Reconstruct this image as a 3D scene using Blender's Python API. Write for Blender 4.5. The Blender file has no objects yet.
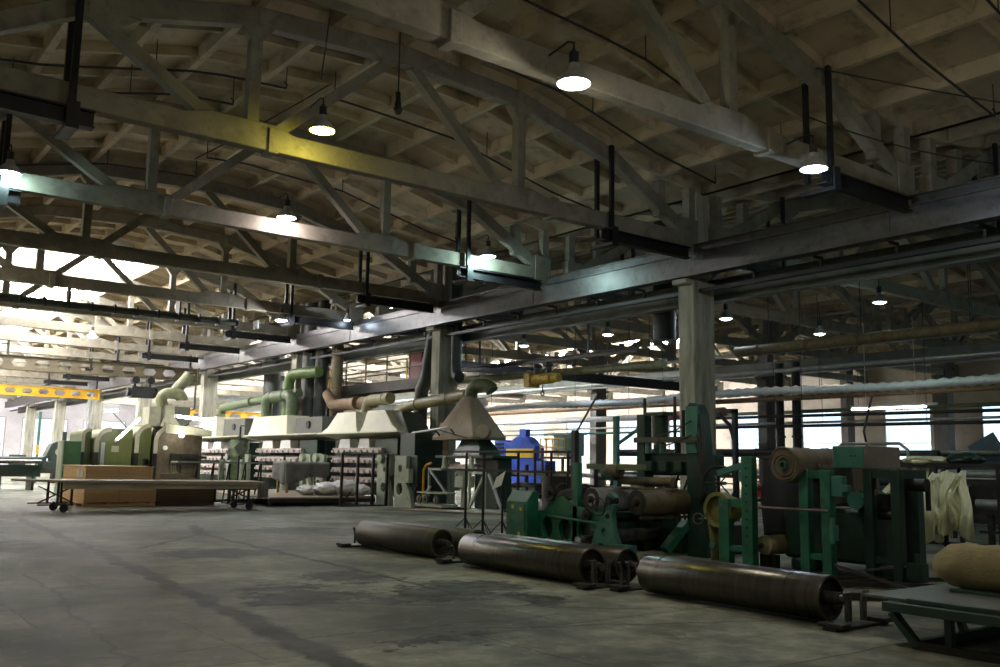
import bpy, bmesh, math, random
from mathutils import Vector as V, Matrix
from mathutils.geometry import tessellate_polygon
random.seed(7)
SC = bpy.context.scene
COL = SC.collection
PI = math.pi
EXPOSURE = 0.12
ORD = ['first', 'second', 'third', 'fourth', 'fifth', 'sixth', 'seventh', 'eighth', 'ninth', 'tenth', 'eleventh', 'twelfth',
       'thirteenth', 'fourteenth', 'fifteenth', 'sixteenth', 'seventeenth', 'eighteenth', 'nineteenth', 'twentieth']

# ---------------------------------------------------------------- mesh builder
class MB:
    def __init__(s):
        s.bm = bmesh.new()
    def face(s, vs):
        try:
            return s.bm.faces.new(vs)
        except ValueError:
            return None
    def hexa(s, c):
        v = [s.bm.verts.new(p) for p in c]
        for f in ((0, 3, 2, 1), (4, 5, 6, 7), (0, 1, 5, 4), (1, 2, 6, 5), (2, 3, 7, 6), (3, 0, 4, 7)):
            s.face([v[i] for i in f])
        return s
    def box(s, x0, x1, y0, y1, z0, z1):
        if x0 > x1: x0, x1 = x1, x0
        if y0 > y1: y0, y1 = y1, y0
        if z0 > z1: z0, z1 = z1, z0
        return s.hexa([(x0, y0, z0), (x1, y0, z0), (x1, y1, z0), (x0, y1, z0), (x0, y0, z1), (x1, y0, z1), (x1, y1, z1), (x0, y1, z1)])
    def bar(s, p, q, w, h, up=(0, 0, 1)):
        p, q = V(p), V(q)
        d = (q - p).normalized(); u = V(up)
        if abs(d.dot(u)) > .98: u = V((0, 1, 0))
        a = d.cross(u).normalized() * (w / 2); b = a.cross(d).normalized() * (h / 2)
        return s.hexa([p - a - b, p + a - b, p + a + b, p - a + b, q - a - b, q + a - b, q + a + b, q - a + b])
    def loft(s, rings, cap=True, close=True):
        rr = [[s.bm.verts.new(p) for p in r] for r in rings]
        n = len(rr[0])
        for a, b in zip(rr, rr[1:]):
            for i in range(n if close else n - 1):
                j = (i + 1) % n
                s.face([a[i], a[j], b[j], b[i]])
        if cap and close:
            s.face(list(reversed(rr[0]))); s.face(rr[-1])
        return s
    def tube(s, pts, r, seg=12, cap=True):
        pts = [V(p) for p in pts]
        rs = r if isinstance(r, (list, tuple)) else [r] * len(pts)
        rings = []
        d0 = (pts[1] - pts[0]).normalized()
        ref = V((0, 0, 1)) if abs(d0.z) < .9 else V((1, 0, 0))
        a = d0.cross(ref).normalized()
        for i, p in enumerate(pts):
            if i == 0: t = d0
            elif i == len(pts) - 1: t = (pts[i] - pts[i - 1]).normalized()
            else: t = ((pts[i] - pts[i - 1]).normalized() + (pts[i + 1] - pts[i]).normalized()).normalized()
            a = (a - t * a.dot(t)).normalized(); b = t.cross(a)
            rings.append([p + (a * math.cos(2 * PI * k / seg) + b * math.sin(2 * PI * k / seg)) * rs[i] for k in range(seg)])
        return s.loft(rings, cap)
    def cyl(s, p, q, r, seg=20, r2=None):
        return s.tube([p, q], [r, r if r2 is None else r2], seg)
    def ring(s, p, q, ro, ri, seg=24):
        p, q = V(p), V(q); d = (q - p).normalized()
        ref = V((0, 0, 1)) if abs(d.z) < .9 else V((1, 0, 0))
        a = d.cross(ref).normalized(); b = d.cross(a)
        def c(o, r): return [o + (a * math.cos(2 * PI * k / seg) + b * math.sin(2 * PI * k / seg)) * r for k in range(seg)]
        rr = [[s.bm.verts.new(x) for x in c(o, r)] for o, r in ((p, ri), (p, ro), (q, ro), (q, ri))]
        for m in range(4):
            A, B = rr[m], rr[(m + 1) % 4]
            for i in range(seg):
                j = (i + 1) % seg
                s.face([A[i], A[j], B[j], B[i]])
        return s
    def torus(s, c, n, R, r, seg=24, ss=8):
        c, n = V(c), V(n).normalized()
        ref = V((0, 0, 1)) if abs(n.z) < .9 else V((1, 0, 0))
        a = n.cross(ref).normalized(); b = n.cross(a)
        rr = []
        for k in range(seg):
            t = 2 * PI * k / seg; e = a * math.cos(t) + b * math.sin(t)
            rr.append([s.bm.verts.new(c + e * (R + r * math.cos(2 * PI * m / ss)) + n * (r * math.sin(2 * PI * m / ss))) for m in range(ss)])
        for k in range(seg):
            A, B = rr[k], rr[(k + 1) % seg]
            for m in range(ss):
                j = (m + 1) % ss
                s.face([A[m], A[j], B[j], B[m]])
        return s
    def lathe(s, prof, o, axis=(0, 0, 1), seg=24, cap=False):
        o, n = V(o), V(axis).normalized()
        ref = V((0, 0, 1)) if abs(n.z) < .9 else V((1, 0, 0))
        a = n.cross(ref).normalized(); b = n.cross(a)
        rings = [[o + n * t + (a * math.cos(2 * PI * k / seg) + b * math.sin(2 * PI * k / seg)) * r for k in range(seg)] for r, t in prof]
        return s.loft(rings, cap)
    def plate(s, axis, a0, a1, outer, holes=()):
        """flat plate with holes; axis 'x': 2D points are (y, z); 'y': (x, z); 'z': (x, y)"""
        loops = [list(outer)] + [list(h) for h in holes]
        def P(p, t):
            return {'x': (t, p[0], p[1]), 'y': (p[0], t, p[1]), 'z': (p[0], p[1], t)}[axis]
        tris = tessellate_polygon([[V((p[0], p[1], 0)) for p in L] for L in loops])
        flat = [p for L in loops for p in L]
        A = [s.bm.verts.new(P(p, a0)) for p in flat]; B = [s.bm.verts.new(P(p, a1)) for p in flat]
        for t in tris:
            s.face([A[i] for i in t]); s.face([B[i] for i in reversed(t)])
        k = 0
        for L in loops:
            n = len(L)
            for i in range(n):
                j = (i + 1) % n
                s.face([A[k + i], A[k + j], B[k + j], B[k + i]])
            k += n
        return s
    def grid(s, f, nu, nv):
        g = [[s.bm.verts.new(f(i / nu, j / nv)) for j in range(nv + 1)] for i in range(nu + 1)]
        for i in range(nu):
            for j in range(nv):
                s.face([g[i][j], g[i + 1][j], g[i + 1][j + 1], g[i][j + 1]])
        return s
    def blob(s, c, r, f=None, nu=20, nv=12):
        c = V(c); r = V(r)
        rings = []
        for j in range(1, nv):
            ph = PI * j / nv
            ring = []
            for i in range(nu):
                th = 2 * PI * i / nu
                d = V((math.sin(ph) * math.cos(th), math.sin(ph) * math.sin(th), -math.cos(ph)))
                k = f(d) if f else 1
                ring.append(c + V((d.x * r.x, d.y * r.y, d.z * r.z)) * k)
            rings.append(ring)
        return s.loft(rings)
    def build(s, name, m, parent=None, at=None, smooth=35, bevel=0, solid=0, sub=0):
        bm = s.bm
        bmesh.ops.recalc_face_normals(bm, faces=bm.faces)
        org = WL[parent.name] if parent else V(at or (0, 0, 0))
        for v in bm.verts: v.co -= org
        me = bpy.data.meshes.new(name); bm.to_mesh(me); bm.free()
        for p in me.polygons: p.use_smooth = True
        me.set_sharp_from_angle(angle=math.radians(smooth))
        me.materials.append(m)
        o = bpy.data.objects.new(name, me); COL.objects.link(o)
        if parent: o.parent = parent
        else: o.location = org
        WL[o.name] = org
        if solid:
            md = o.modifiers.new('thick', 'SOLIDIFY'); md.thickness = solid; md.offset = 0
        if sub:
            md = o.modifiers.new('sub', 'SUBSURF'); md.levels = sub; md.render_levels = sub
        if bevel:
            md = o.modifiers.new('bevel', 'BEVEL'); md.width = bevel; md.segments = 2; md.limit_method = 'ANGLE'; md.angle_limit = math.radians(50)
        return o
WL = {}
def circ(cx, cy, r, n=20, r2=None):
    return [(cx + r * math.cos(2 * PI * k / n), cy + (r2 or r) * math.sin(2 * PI * k / n)) for k in range(n)]
def arc(cx, cz, r, a0, a1, n=8):
    return [(cx + r * math.cos(math.radians(a0 + (a1 - a0) * k / n)), cz + r * math.sin(math.radians(a0 + (a1 - a0) * k / n))) for k in range(n + 1)]
def elbow(a, b, c, r=.4, n=6):
    """points of a rounded corner at b going a->b->c"""
    a, b, c = V(a), V(b), V(c)
    p = b + (a - b).normalized() * r; q = b + (c - b).normalized() * r
    return [p * (1 - t) ** 2 + b * 2 * t * (1 - t) + q * t * t for t in [k / n for k in range(n + 1)]]
def tag(o, label=None, cat=None, group=None, kind=None):
    if label: o['label'] = label
    if cat: o['category'] = cat
    if group: o['group'] = group
    if kind: o['kind'] = kind
    return o
def thing(name, label, cat, loc, group=None):
    o = bpy.data.objects.new(name, None); COL.objects.link(o)
    o.location = loc; o.empty_display_size = .2
    WL[o.name] = V(loc)
    return tag(o, label, cat, group)
def struct(o):
    o['kind'] = 'structure'; return o
def copytree(o, loc=None, label=None, group=None, parent=None, rz=None):
    c = o.copy(); COL.objects.link(c)
    if parent: c.parent = parent
    if loc is not None: c.location = loc; WL[c.name] = V(loc)
    if rz is not None: c.rotation_euler = (0, 0, rz)
    if label: c['label'] = label
    if group: c['group'] = group
    for ch in list(o.children):
        copytree(ch, parent=c)
    return c

# ---------------------------------------------------------------- materials
def nt_new(name):
    m = bpy.data.materials.new(name); m.use_nodes = True
    nt = m.node_tree
    return m, nt, nt.nodes['Principled BSDF']
def mat(name, c1, c2=None, rough=.6, metal=0., scale=3., bump=0., stretch=(1, 1, 1), grime=None, gamt=.5, gscale=9., rvar=.12, spec=.5, alpha=None, trans=0., streak=False):
    m, nt, b = nt_new(name); N = nt.nodes; L = nt.links
    tc = N.new('ShaderNodeTexCoord'); mp = N.new('ShaderNodeMapping'); mp.inputs['Scale'].default_value = stretch
    L.new(tc.outputs['Object'], mp.inputs[0])
    nz = N.new('ShaderNodeTexNoise'); nz.inputs['Scale'].default_value = scale; nz.inputs['Detail'].default_value = 7; nz.inputs['Roughness'].default_value = .62
    L.new(mp.outputs[0], nz.inputs[0])
    cr = N.new('ShaderNodeValToRGB'); e = cr.color_ramp.elements
    c2 = c2 or tuple(x * .6 for x in c1)
    e[0].position = .33; e[0].color = (*c2, 1); e[1].position = .66; e[1].color = (*c1, 1)
    L.new(nz.outputs[0], cr.inputs[0]); out = cr.outputs[0]
    if grime:
        g = N.new('ShaderNodeTexNoise'); g.inputs['Scale'].default_value = gscale; g.inputs['Detail'].default_value = 8; g.inputs['Roughness'].default_value = .7
        if streak:
            m2 = N.new('ShaderNodeMapping'); m2.inputs['Scale'].default_value = (1, 1, .12); L.new(tc.outputs['Object'], m2.inputs[0]); L.new(m2.outputs[0], g.inputs[0])
        else:
            L.new(tc.outputs['Object'], g.inputs[0])
        r2 = N.new('ShaderNodeValToRGB'); r2.color_ramp.elements[0].position = 1 - gamt - .12; r2.color_ramp.elements[1].position = 1 - gamt + .12
        mx = N.new('ShaderNodeMix'); mx.data_type = 'RGBA'
        L.new(g.outputs[0], r2.inputs[0]); L.new(r2.outputs[0], mx.inputs[0]); L.new(out, mx.inputs[6]); mx.inputs[7].default_value = (*grime, 1)
        out = mx.outputs[2]
    L.new(out, b.inputs['Base Color'])
    b.inputs['Metallic'].default_value = metal
    b.inputs['Specular IOR Level'].default_value = spec
    rr = N.new('ShaderNodeMapRange'); rr.inputs[3].default_value = max(.03, rough - rvar); rr.inputs[4].default_value = min(1, rough + rvar)
    L.new(nz.outputs[0], rr.inputs[0]); L.new(rr.outputs[0], b.inputs['Roughness'])
    if bump:
        bp = N.new('ShaderNodeBump'); bp.inputs['Strength'].default_value = bump; bp.inputs['Distance'].default_value = .02
        n2 = N.new('ShaderNodeTexNoise'); n2.inputs['Scale'].default_value = scale * 5; n2.inputs['Detail'].default_value = 5
        L.new(mp.outputs[0], n2.inputs[0]); L.new(n2.outputs[0], bp.inputs['Height']); L.new(bp.outputs[0], b.inputs['Normal'])
    if trans:
        b.inputs['Transmission Weight'].default_value = trans
    return m
def emit(name, c, s):
    m, nt, b = nt_new(name)
    b.inputs['Base Color'].default_value = (.8, .8, .8, 1)
    b.inputs['Emission Color'].default_value = (*c, 1); b.inputs['Emission Strength'].default_value = s
    return m
def daylight(name, c1, c2, s, bw, bh, plane='YZ'):
    """bright glazing: panes of slightly different brightness divided by thin glazing bars"""
    m, nt, b = nt_new(name); N = nt.nodes; L = nt.links
    tc = N.new('ShaderNodeTexCoord'); sp = N.new('ShaderNodeSeparateXYZ'); cb = N.new('ShaderNodeCombineXYZ')
    L.new(tc.outputs['Object'], sp.inputs[0])
    L.new(sp.outputs['Y' if plane == 'YZ' else 'X'], cb.inputs[0]); L.new(sp.outputs['Z'], cb.inputs[1])
    br = N.new('ShaderNodeTexBrick'); br.offset = 0; br.inputs['Scale'].default_value = 1
    br.inputs['Brick Width'].default_value = bw; br.inputs['Row Height'].default_value = bh; br.inputs['Mortar Size'].default_value = .012
    br.inputs['Color1'].default_value = (*c1, 1); br.inputs['Color2'].default_value = (*c2, 1); br.inputs['Mortar'].default_value = (c2[0] * .45, c2[1] * .5, c2[2] * .55, 1)
    L.new(cb.outputs[0], br.inputs['Vector'])
    L.new(br.outputs[0], b.inputs['Emission Color']); b.inputs['Emission Strength'].default_value = s
    b.inputs['Base Color'].default_value = (.3, .33, .36, 1); b.inputs['Roughness'].default_value = .2
    return m

M = {}
M['truss'] = mat('painted_truss_concrete', (.28, .26, .20), (.165, .152, .115), .8, scale=1.2, grime=(.12, .105, .08), gamt=.38, gscale=2.5, bump=.15)
M['wallf'] = mat('white_far_plaster', (.80, .77, .80), (.66, .63, .65), .85, scale=.8)
M['slab'] = mat('roof_slab_concrete', (.52, .43, .29), (.36, .295, .20), .85, scale=.7, grime=(.16, .13, .09), gamt=.36, gscale=1.6, bump=.1)
M['lantern'] = mat('lantern_whitewash', (.85, .83, .8), (.6, .58, .54), .8, scale=1)
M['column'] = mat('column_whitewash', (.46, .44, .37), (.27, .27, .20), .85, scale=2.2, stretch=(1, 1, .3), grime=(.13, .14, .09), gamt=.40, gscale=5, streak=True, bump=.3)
M['column_backlit'] = mat('column_backlit_plaster', (.16, .155, .14), (.09, .09, .08), .85, scale=2.2, stretch=(1, 1, .3), grime=(.06, .06, .05), gamt=.35, gscale=5, bump=.3)  # dark copy of the column coat: backlight contrast against the windows put into colour
M['wall'] = mat('wall_plaster', (.62, .56, .47), (.48, .42, .34), .85, scale=.8, grime=(.3, .26, .2), gamt=.3, gscale=1.5)
M['beam'] = mat('runway_steel', (.13, .127, .125), (.085, .083, .081), .36, metal=.55, scale=1.5, stretch=(1, .3, 2), grime=(.05, .045, .04), gamt=.4, gscale=4)
M['beamg'] = mat('runway_green_steel', (.10, .12, .10), (.05, .06, .05), .5, metal=.3, scale=1.5)
M['black'] = mat('black_steel', (.018, .018, .02), (.008, .008, .009), .5, metal=.3, scale=4)
M['dark'] = mat('dark_oily_iron', (.045, .043, .038), (.018, .018, .016), .5, metal=.5, scale=5, grime=(.09, .06, .035), gamt=.3)
M['iron'] = mat('worn_iron', (.20, .19, .175), (.09, .085, .08), .42, metal=.8, scale=6, grime=(.10, .06, .035), gamt=.3)
M['roller'] = mat('turned_roller_steel', (.13, .125, .108), (.075, .07, .06), .3, metal=.85, scale=2.2, stretch=(.4, 7, .4), rvar=.09, grime=(.07, .055, .04), gamt=.28, gscale=3)
M['rollerg'] = mat('greasy_roller_steel', (.105, .105, .085), (.06, .062, .05), .48, metal=.6, scale=2.2, stretch=(.4, 3, .4), rvar=.1)
M['chrome'] = mat('polished_roll', (.50, .51, .53), (.40, .40, .42), .26, metal=.35, scale=1.5, stretch=(5, .4, .4), rvar=.04)
M['green'] = mat('emerald_machine_paint', (.018, .165, .09), (.011, .10, .055), .42, scale=3, grime=(.012, .022, .016), gamt=.4, gscale=6)
M['greend'] = mat('dark_green_machine_paint', (.012, .05, .032), (.006, .026, .018), .45, scale=3, grime=(.008, .012, .01), gamt=.42, gscale=6)
M['greenk'] = mat('blackish_green_paint', (.012, .032, .024), (.006, .017, .013), .5, scale=3)
M['teal'] = mat('worn_teal_paint', (.05, .20, .16), (.025, .12, .09), .45, scale=4, grime=(.02, .04, .03), gamt=.36, gscale=8)
M['olive'] = mat('olive_press_paint', (.105, .125, .03), (.07, .085, .02), .42, scale=1.6, grime=(.06, .07, .025), gamt=.34, gscale=4)
M['olivel'] = mat('pale_edge_paint', (.40, .39, .29), (.27, .27, .19), .5, scale=3, grime=(.2, .2, .12), gamt=.3)
M['brownp'] = mat('brown_grimy_press_paint', (.16, .125, .075), (.085, .066, .04), .55, scale=2, grime=(.035, .028, .02), gamt=.42, gscale=3)
M['cream'] = mat('cream_hood_paint', (.80, .78, .60), (.64, .63, .47), .5, scale=1.3, grime=(.34, .33, .22), gamt=.3, gscale=2.5, streak=True)
M['canvas'] = mat('tan_hood_sheet', (.40, .33, .24), (.29, .235, .165), .7, scale=1.5, grime=(.17, .14, .1), gamt=.34, gscale=3, streak=True)
M['hooddark'] = mat('grey_green_sheet', (.085, .095, .075), (.05, .056, .044), .55, scale=1.5, grime=(.05, .05, .04), gamt=.35)
M['pale'] = mat('pale_green_machine_paint', (.42, .47, .36), (.28, .33, .24), .5, scale=2.5, grime=(.11, .13, .09), gamt=.36, gscale=5)
M['pink'] = mat('dusty_rail_steel', (.60, .52, .48), (.38, .32, .29), .55, metal=.2, scale=7, grime=(.09, .08, .075), gamt=.4, gscale=9)
M['duct'] = mat('green_duct_paint', (.12, .17, .085), (.07, .10, .05), .5, scale=2, grime=(.05, .055, .035), gamt=.38)
M['ductb'] = mat('bright_green_duct', (.115, .19, .055), (.075, .13, .035), .45, scale=2, grime=(.08, .10, .04), gamt=.3)
M['ductd'] = mat('dark_duct_steel', (.055, .062, .052), (.03, .034, .03), .5, metal=.3, scale=2, grime=(.02, .02, .018), gamt=.35)
M['ducto'] = mat('olive_tan_duct', (.33, .30, .16), (.22, .20, .10), .5, scale=2, grime=(.12, .11, .06), gamt=.35)
M['broll'] = mat('dull_brown_roll', (.13, .10, .05), (.08, .062, .034), .5, scale=3, grime=(.04, .034, .022), gamt=.4)
M['rust'] = mat('rusty_brown_pipe', (.21, .13, .06), (.12, .075, .04), .6, scale=3, grime=(.06, .045, .03), gamt=.4)
M['rustp'] = mat('olive_brown_pipe_wrap', (.19, .16, .075), (.11, .09, .045), .6, scale=3, grime=(.05, .045, .03), gamt=.4)
M['ductm'] = mat('mossy_pipe_wrap', (.22, .23, .13), (.14, .15, .08), .65, scale=3, grime=(.07, .07, .045), gamt=.38)
M['ylwh'] = mat('yellow_hoist_paint', (.75, .52, .05), (.5, .35, .04), .5, scale=4, grime=(.06, .05, .02), gamt=.4)
M['redpipe'] = mat('faded_red_paint', (.42, .17, .14), (.3, .11, .09), .6, scale=2)
M['hoodgrey'] = mat('grey_box_paint', (.20, .19, .17), (.14, .13, .12), .55, scale=3, grime=(.08, .07, .06), gamt=.3)
M['galvd'] = mat('scuffed_bench_sheet', (.17, .18, .16), (.10, .11, .095), .5, metal=.3, scale=2.5, grime=(.05, .06, .05), gamt=.3)
M['greend2'] = mat('dull_bench_green', (.035, .075, .055), (.02, .045, .034), .5, scale=4, grime=(.03, .03, .025), gamt=.35)
M['olived'] = mat('dark_olive_paint', (.06, .085, .025), (.04, .055, .018), .45, scale=2)
M['greenm'] = mat('mid_green_cabinet_paint', (.035, .11, .04), (.025, .075, .03), .45, scale=2, grime=(.03, .05, .025), gamt=.3)
M['slate'] = mat('slate_blue_paint', (.06, .10, .13), (.04, .07, .09), .5, scale=2)
M['foil'] = mat('foil_wrap', (.80, .82, .79), (.62, .64, .62), .4, metal=.25, scale=9, bump=.8)
M['galv'] = mat('galvanised', (.40, .42, .41), (.28, .3, .29), .42, metal=.6, scale=5)
M['yellow'] = mat('yellow_crane_paint', (.80, .47, .03), (.66, .37, .02), .45, scale=2, grime=(.3, .18, .02), gamt=.25)
M['castel'] = mat('olive_crane_paint', (.085, .07, .035), (.055, .046, .024), .5, scale=2, grime=(.06, .05, .03), gamt=.35)
M['blue'] = mat('blue_machine_paint', (.02, .10, .62), (.012, .06, .42), .4, scale=2)
M['skyblue'] = mat('pale_blue_machine_paint', (.36, .52, .54), (.25, .38, .4), .45, scale=2)
M['red'] = mat('dark_red_paint', (.16, .025, .018), (.09, .015, .012), .5, scale=2)
M['redc'] = mat('red_signal_paint', (.45, .03, .03), (.3, .02, .02), .5)
M['plank'] = mat('plywood_sheet', (.74, .50, .25), (.58, .38, .185), .7, scale=2, stretch=(.4, 1, 6), grime=(.19, .12, .06), gamt=.3)
M['plank_shaded'] = mat('shaded_plywood', (.15, .10, .055), (.085, .058, .034), .7, scale=2, stretch=(.4, 1, 6))  # plywood copy with the shade under the wheeled table put into its colour
M['tabletop'] = mat('worn_table_board', (.36, .31, .225), (.24, .20, .14), .6, scale=2, stretch=(.5, 2, 2), grime=(.13, .11, .08), gamt=.3)
M['wrap'] = mat('white_plastic_wrap', (.86, .87, .86), (.70, .72, .72), .25, scale=4, bump=.5)
M['sheet'] = mat('yellowish_rubber_sheet', (.66, .67, .46), (.50, .53, .33), .45, scale=3, stretch=(1, 1, .25), grime=(.80, .82, .70), gamt=.36, gscale=3, streak=True, bump=.3)
M['cloth'] = mat('grey_tarpaulin', (.17, .175, .165), (.10, .104, .10), .7, scale=3, bump=.3)
M['fabric'] = mat('brown_fabric_wrap', (.15, .125, .085), (.09, .075, .05), .8, scale=4, stretch=(5, 1, 1), grime=(.08, .07, .05), gamt=.34, bump=.5)
M['rubber'] = mat('navy_rubber_web', (.018, .022, .032), (.010, .012, .018), .55, scale=2)
M['beige'] = mat('beige_roll', (.42, .36, .22), (.30, .25, .15), .6, scale=3)
M['ylw'] = mat('dull_yellow_sheet', (.20, .19, .05), (.12, .12, .035), .5, scale=3, grime=(.10, .12, .05), gamt=.36)
M['sack'] = mat('tan_sacking', (.31, .26, .135), (.20, .165, .08), .85, scale=4, bump=.5)
M['white'] = mat('white_enamel', (.8, .8, .78), (.66, .66, .64), .4)
M['paper'] = mat('white_paper', (.8, .82, .84), (.7, .72, .74), .7)
M['shade'] = mat('lamp_shade_enamel', (.5, .5, .5), (.34, .34, .34), .4, metal=.3)
M['signy'] = mat('yellow_marking', (.8, .55, .03), (.6, .4, .02), .5)
M['wood'] = mat('timber_post', (.42, .29, .15), (.28, .19, .095), .7, scale=3, stretch=(3, 3, .3))
M['cable'] = mat('cable_black', (.015, .015, .014), (.009, .009, .009), .6)
M['skylight'] = daylight('skylight_glazing', (1, .965, .98), (.95, .915, .935), 75, 1.0, .75)
M['skylight2'] = daylight('skylight_glazing_dim', (1, .965, .98), (.95, .915, .935), 42, 1.0, .75)
M['window'] = daylight('window_daylight', (.74, .92, 1), (.62, .84, .98), 1.6, .38, .38)
M['window2'] = daylight('end_window_daylight', (.95, .93, .97), (.88, .86, .93), .95, .6, .6, 'XZ')
M['tube'] = emit('fluorescent_tube_glow', (1, .97, .88), 22)
# ---------------------------------------------------------------- hall geometry
BAYC = [9.6, 28.7, 47.8]          # centre line of each bay
HALF = 9.55
ROWS = [19.15, 38.25]             # column rows between the bays
TY = [10.2 + 6 * i for i in range(17)]     # truss lines (10.2 .. 106.2)
YF, YN = 112.0, -9.0
LY0, LY1, LW = 40.3, 106.2, 3.2   # roof lantern over each bay
ROOF = [(0, 10.2), (3.2, 10.0), (6.2, 9.28), (9.55, 8.8)]
def roofz(u):
    u = abs(u)
    for (a, za), (b, zb) in zip(ROOF, ROOF[1:]):
        if u <= b: return za + (zb - za) * (u - a) / (b - a)
    return ROOF[-1][1]

# floor: poured concrete with repaired trenches, joints and dark oil-soaked patches
def floor_mat():
    m, nt, b = nt_new('shop_floor_concrete'); N = nt.nodes; L = nt.links
    tc = N.new('ShaderNodeTexCoord')
    def noise(sc, det=6, rough=.6, src=None):
        n = N.new('ShaderNodeTexNoise'); n.inputs['Scale'].default_value = sc; n.inputs['Detail'].default_value = det; n.inputs['Roughness'].default_value = rough
        L.new(src or tc.outputs['Object'], n.inputs[0]); return n
    def math_(op, a, c=None, d=None, clamp=False):
        n = N.new('ShaderNodeMath'); n.operation = op; n.use_clamp = clamp
        for i, x in enumerate((a, c, d)):
            if x is None: continue
            if isinstance(x, (int, float)): n.inputs[i].default_value = x
            else: L.new(x, n.inputs[i])
        return n.outputs[0]
    def vm(op, a, c):
        n = N.new('ShaderNodeVectorMath'); n.operation = op
        for i, x in enumerate((a, c)):
            if isinstance(x, tuple): n.inputs[i].default_value = x
            else: L.new(x, n.inputs[i])
        return n
    wob = noise(1.3, 6, .65)
    off = vm('SUBTRACT', wob.outputs['Color'], (.5, .5, .5)).outputs[0]
    sc = N.new('ShaderNodeVectorMath'); sc.operation = 'MULTIPLY'; L.new(off, sc.inputs[0]); sc.inputs[1].default_value = (.55, .55, 0)
    pos = vm('ADD', tc.outputs['Object'], sc.outputs[0]).outputs[0]
    wob2 = noise(1.9, 7, .7); o2 = vm('SUBTRACT', wob2.outputs['Color'], (.5, .5, .5)).outputs[0]
    sc2 = N.new('ShaderNodeVectorMath'); sc2.operation = 'MULTIPLY'; L.new(o2, sc2.inputs[0]); sc2.inputs[1].default_value = (2.1, 2.1, 0)
    pos2 = vm('ADD', tc.outputs['Object'], sc2.outputs[0]).outputs[0]
    def seg(a, c, w, soft):
        a = V((*a, 0)); c = V((*c, 0)); ba = c - a
        pa = vm('SUBTRACT', pos, tuple(a)).outputs[0]
        h = math_('DIVIDE', vm('DOT_PRODUCT', pa, tuple(ba)).outputs['Value'], ba.dot(ba), clamp=True)
        s = N.new('ShaderNodeVectorMath'); s.operation = 'SCALE'; s.inputs[0].default_value = tuple(ba); L.new(h, s.inputs['Scale'])
        d = N.new('ShaderNodeVectorMath'); d.operation = 'LENGTH'; L.new(vm('SUBTRACT', pa, s.outputs[0]).outputs[0], d.inputs[0])
        r = N.new('ShaderNodeMapRange'); r.clamp = True; r.inputs[1].default_value = w + soft; r.inputs[2].default_value = max(0, w - soft)
        L.new(d.outputs['Value'], r.inputs[0]); return r.outputs[0]
    def ell(c, r_, soft=.10):
        pa = vm('SUBTRACT', pos2, (c[0], c[1], 0)).outputs[0]
        q = vm('DIVIDE', pa, (r_[0], r_[1], 1)).outputs[0]
        d = N.new('ShaderNodeVectorMath'); d.operation = 'LENGTH'; L.new(q, d.inputs[0])
        r = N.new('ShaderNodeMapRange'); r.clamp = True; r.inputs[1].default_value = 1 + soft; r.inputs[2].default_value = 1 - soft
        L.new(d.outputs['Value'], r.inputs[0]); return r.outputs[0]
    # three kinds of mark
    trench = [seg((4.75, 25), (4.08, 14.3), .12, .03), seg((4.08, 14.3), (3.71, 9.2), .13, .03), seg((3.71, 9.2), (3.4, 5.2), .15, .04),
              seg((6.95, 19.2), (6.6, 12.4), .07, .03), seg((7.7, 21.5), (6.9, 18.9), .12, .03), seg((6.9, 18.9), (5.0, 16.3), .06, .03), seg((6.6, 12.4), (6.4, 9), .05, .03)]
    joint = [seg((2.7, 13.5), (2.2, 7.1), .02, .02), seg((2.2, 7.1), (2.0, 4), .02, .02), seg((0, 10.4), (8, 10.6), .015, .02), seg((4.9, 9.2), (7.5, 7.2), .02, .02),
             seg((2, 16.2), (8, 16.4), .015, .02), seg((5.2, 7.2), (9, 5.6), .02, .03), seg((0, 22.4), (16, 22.4), .02, .03), seg((2, 7.6), (6.5, 7.4), .012, .02)]
    patch = [ell((4.75, 9.7), (.75, .55)), ell((5.75, 14.9), (.95, .75)), ell((4.85, 10.6), (.55, .3)), ell((6.1, 11.2), (.5, .75)), ell((6.15, 9.2), (.8, .5)), ell((6.9, 9.6), (.8, .6)), ell((4.7, 6.9), (.5, .22)), ell((7.0, 8.3), (.35, .5)), ell((9, 19.3), (1.1, .6)), ell((3.2, 17.6), (.6, 1.2))]
    def mx(lst):
        o = lst[0]
        for x in lst[1:]: o = math_('MAXIMUM', o, x)
        return o
    def mix(f, a, c):
        n = N.new('ShaderNodeMix'); n.data_type = 'RGBA'; L.new(f, n.inputs[0])
        for i, x in ((6, a), (7, c)):
            if isinstance(x, tuple): n.inputs[i].default_value = (*x, 1)
            else: L.new(x, n.inputs[i])
        return n.outputs[2]
    n1 = noise(.45, 8, .65); n2 = noise(2.6, 8, .7); n3 = noise(26, 4, .6)
    cr = N.new('ShaderNodeValToRGB'); e = cr.color_ramp.elements
    e[0].position = .38; e[0].color = (.085, .092, .072, 1); e[1].position = .60; e[1].color = (.32, .335, .27, 1)
    L.new(n1.outputs[0], cr.inputs[0])
    c2 = N.new('ShaderNodeValToRGB'); e = c2.color_ramp.elements
    e[0].position = .40; e[0].color = (.38, .38, .36, 1); e[1].position = .60; e[1].color = (1.1, 1.1, 1.08, 1)
    L.new(n2.outputs[0], c2.inputs[0])
    mu = N.new('ShaderNodeMix'); mu.data_type = 'RGBA'; mu.blend_type = 'MULTIPLY'; mu.inputs[0].default_value = .8
    L.new(cr.outputs[0], mu.inputs[6]); L.new(c2.outputs[0], mu.inputs[7])
    base = mu.outputs[2]
    br = N.new('ShaderNodeTexBrick'); br.offset = .37; br.inputs['Scale'].default_value = 1; br.inputs['Brick Width'].default_value = 3.1; br.inputs['Row Height'].default_value = 2.3
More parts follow.
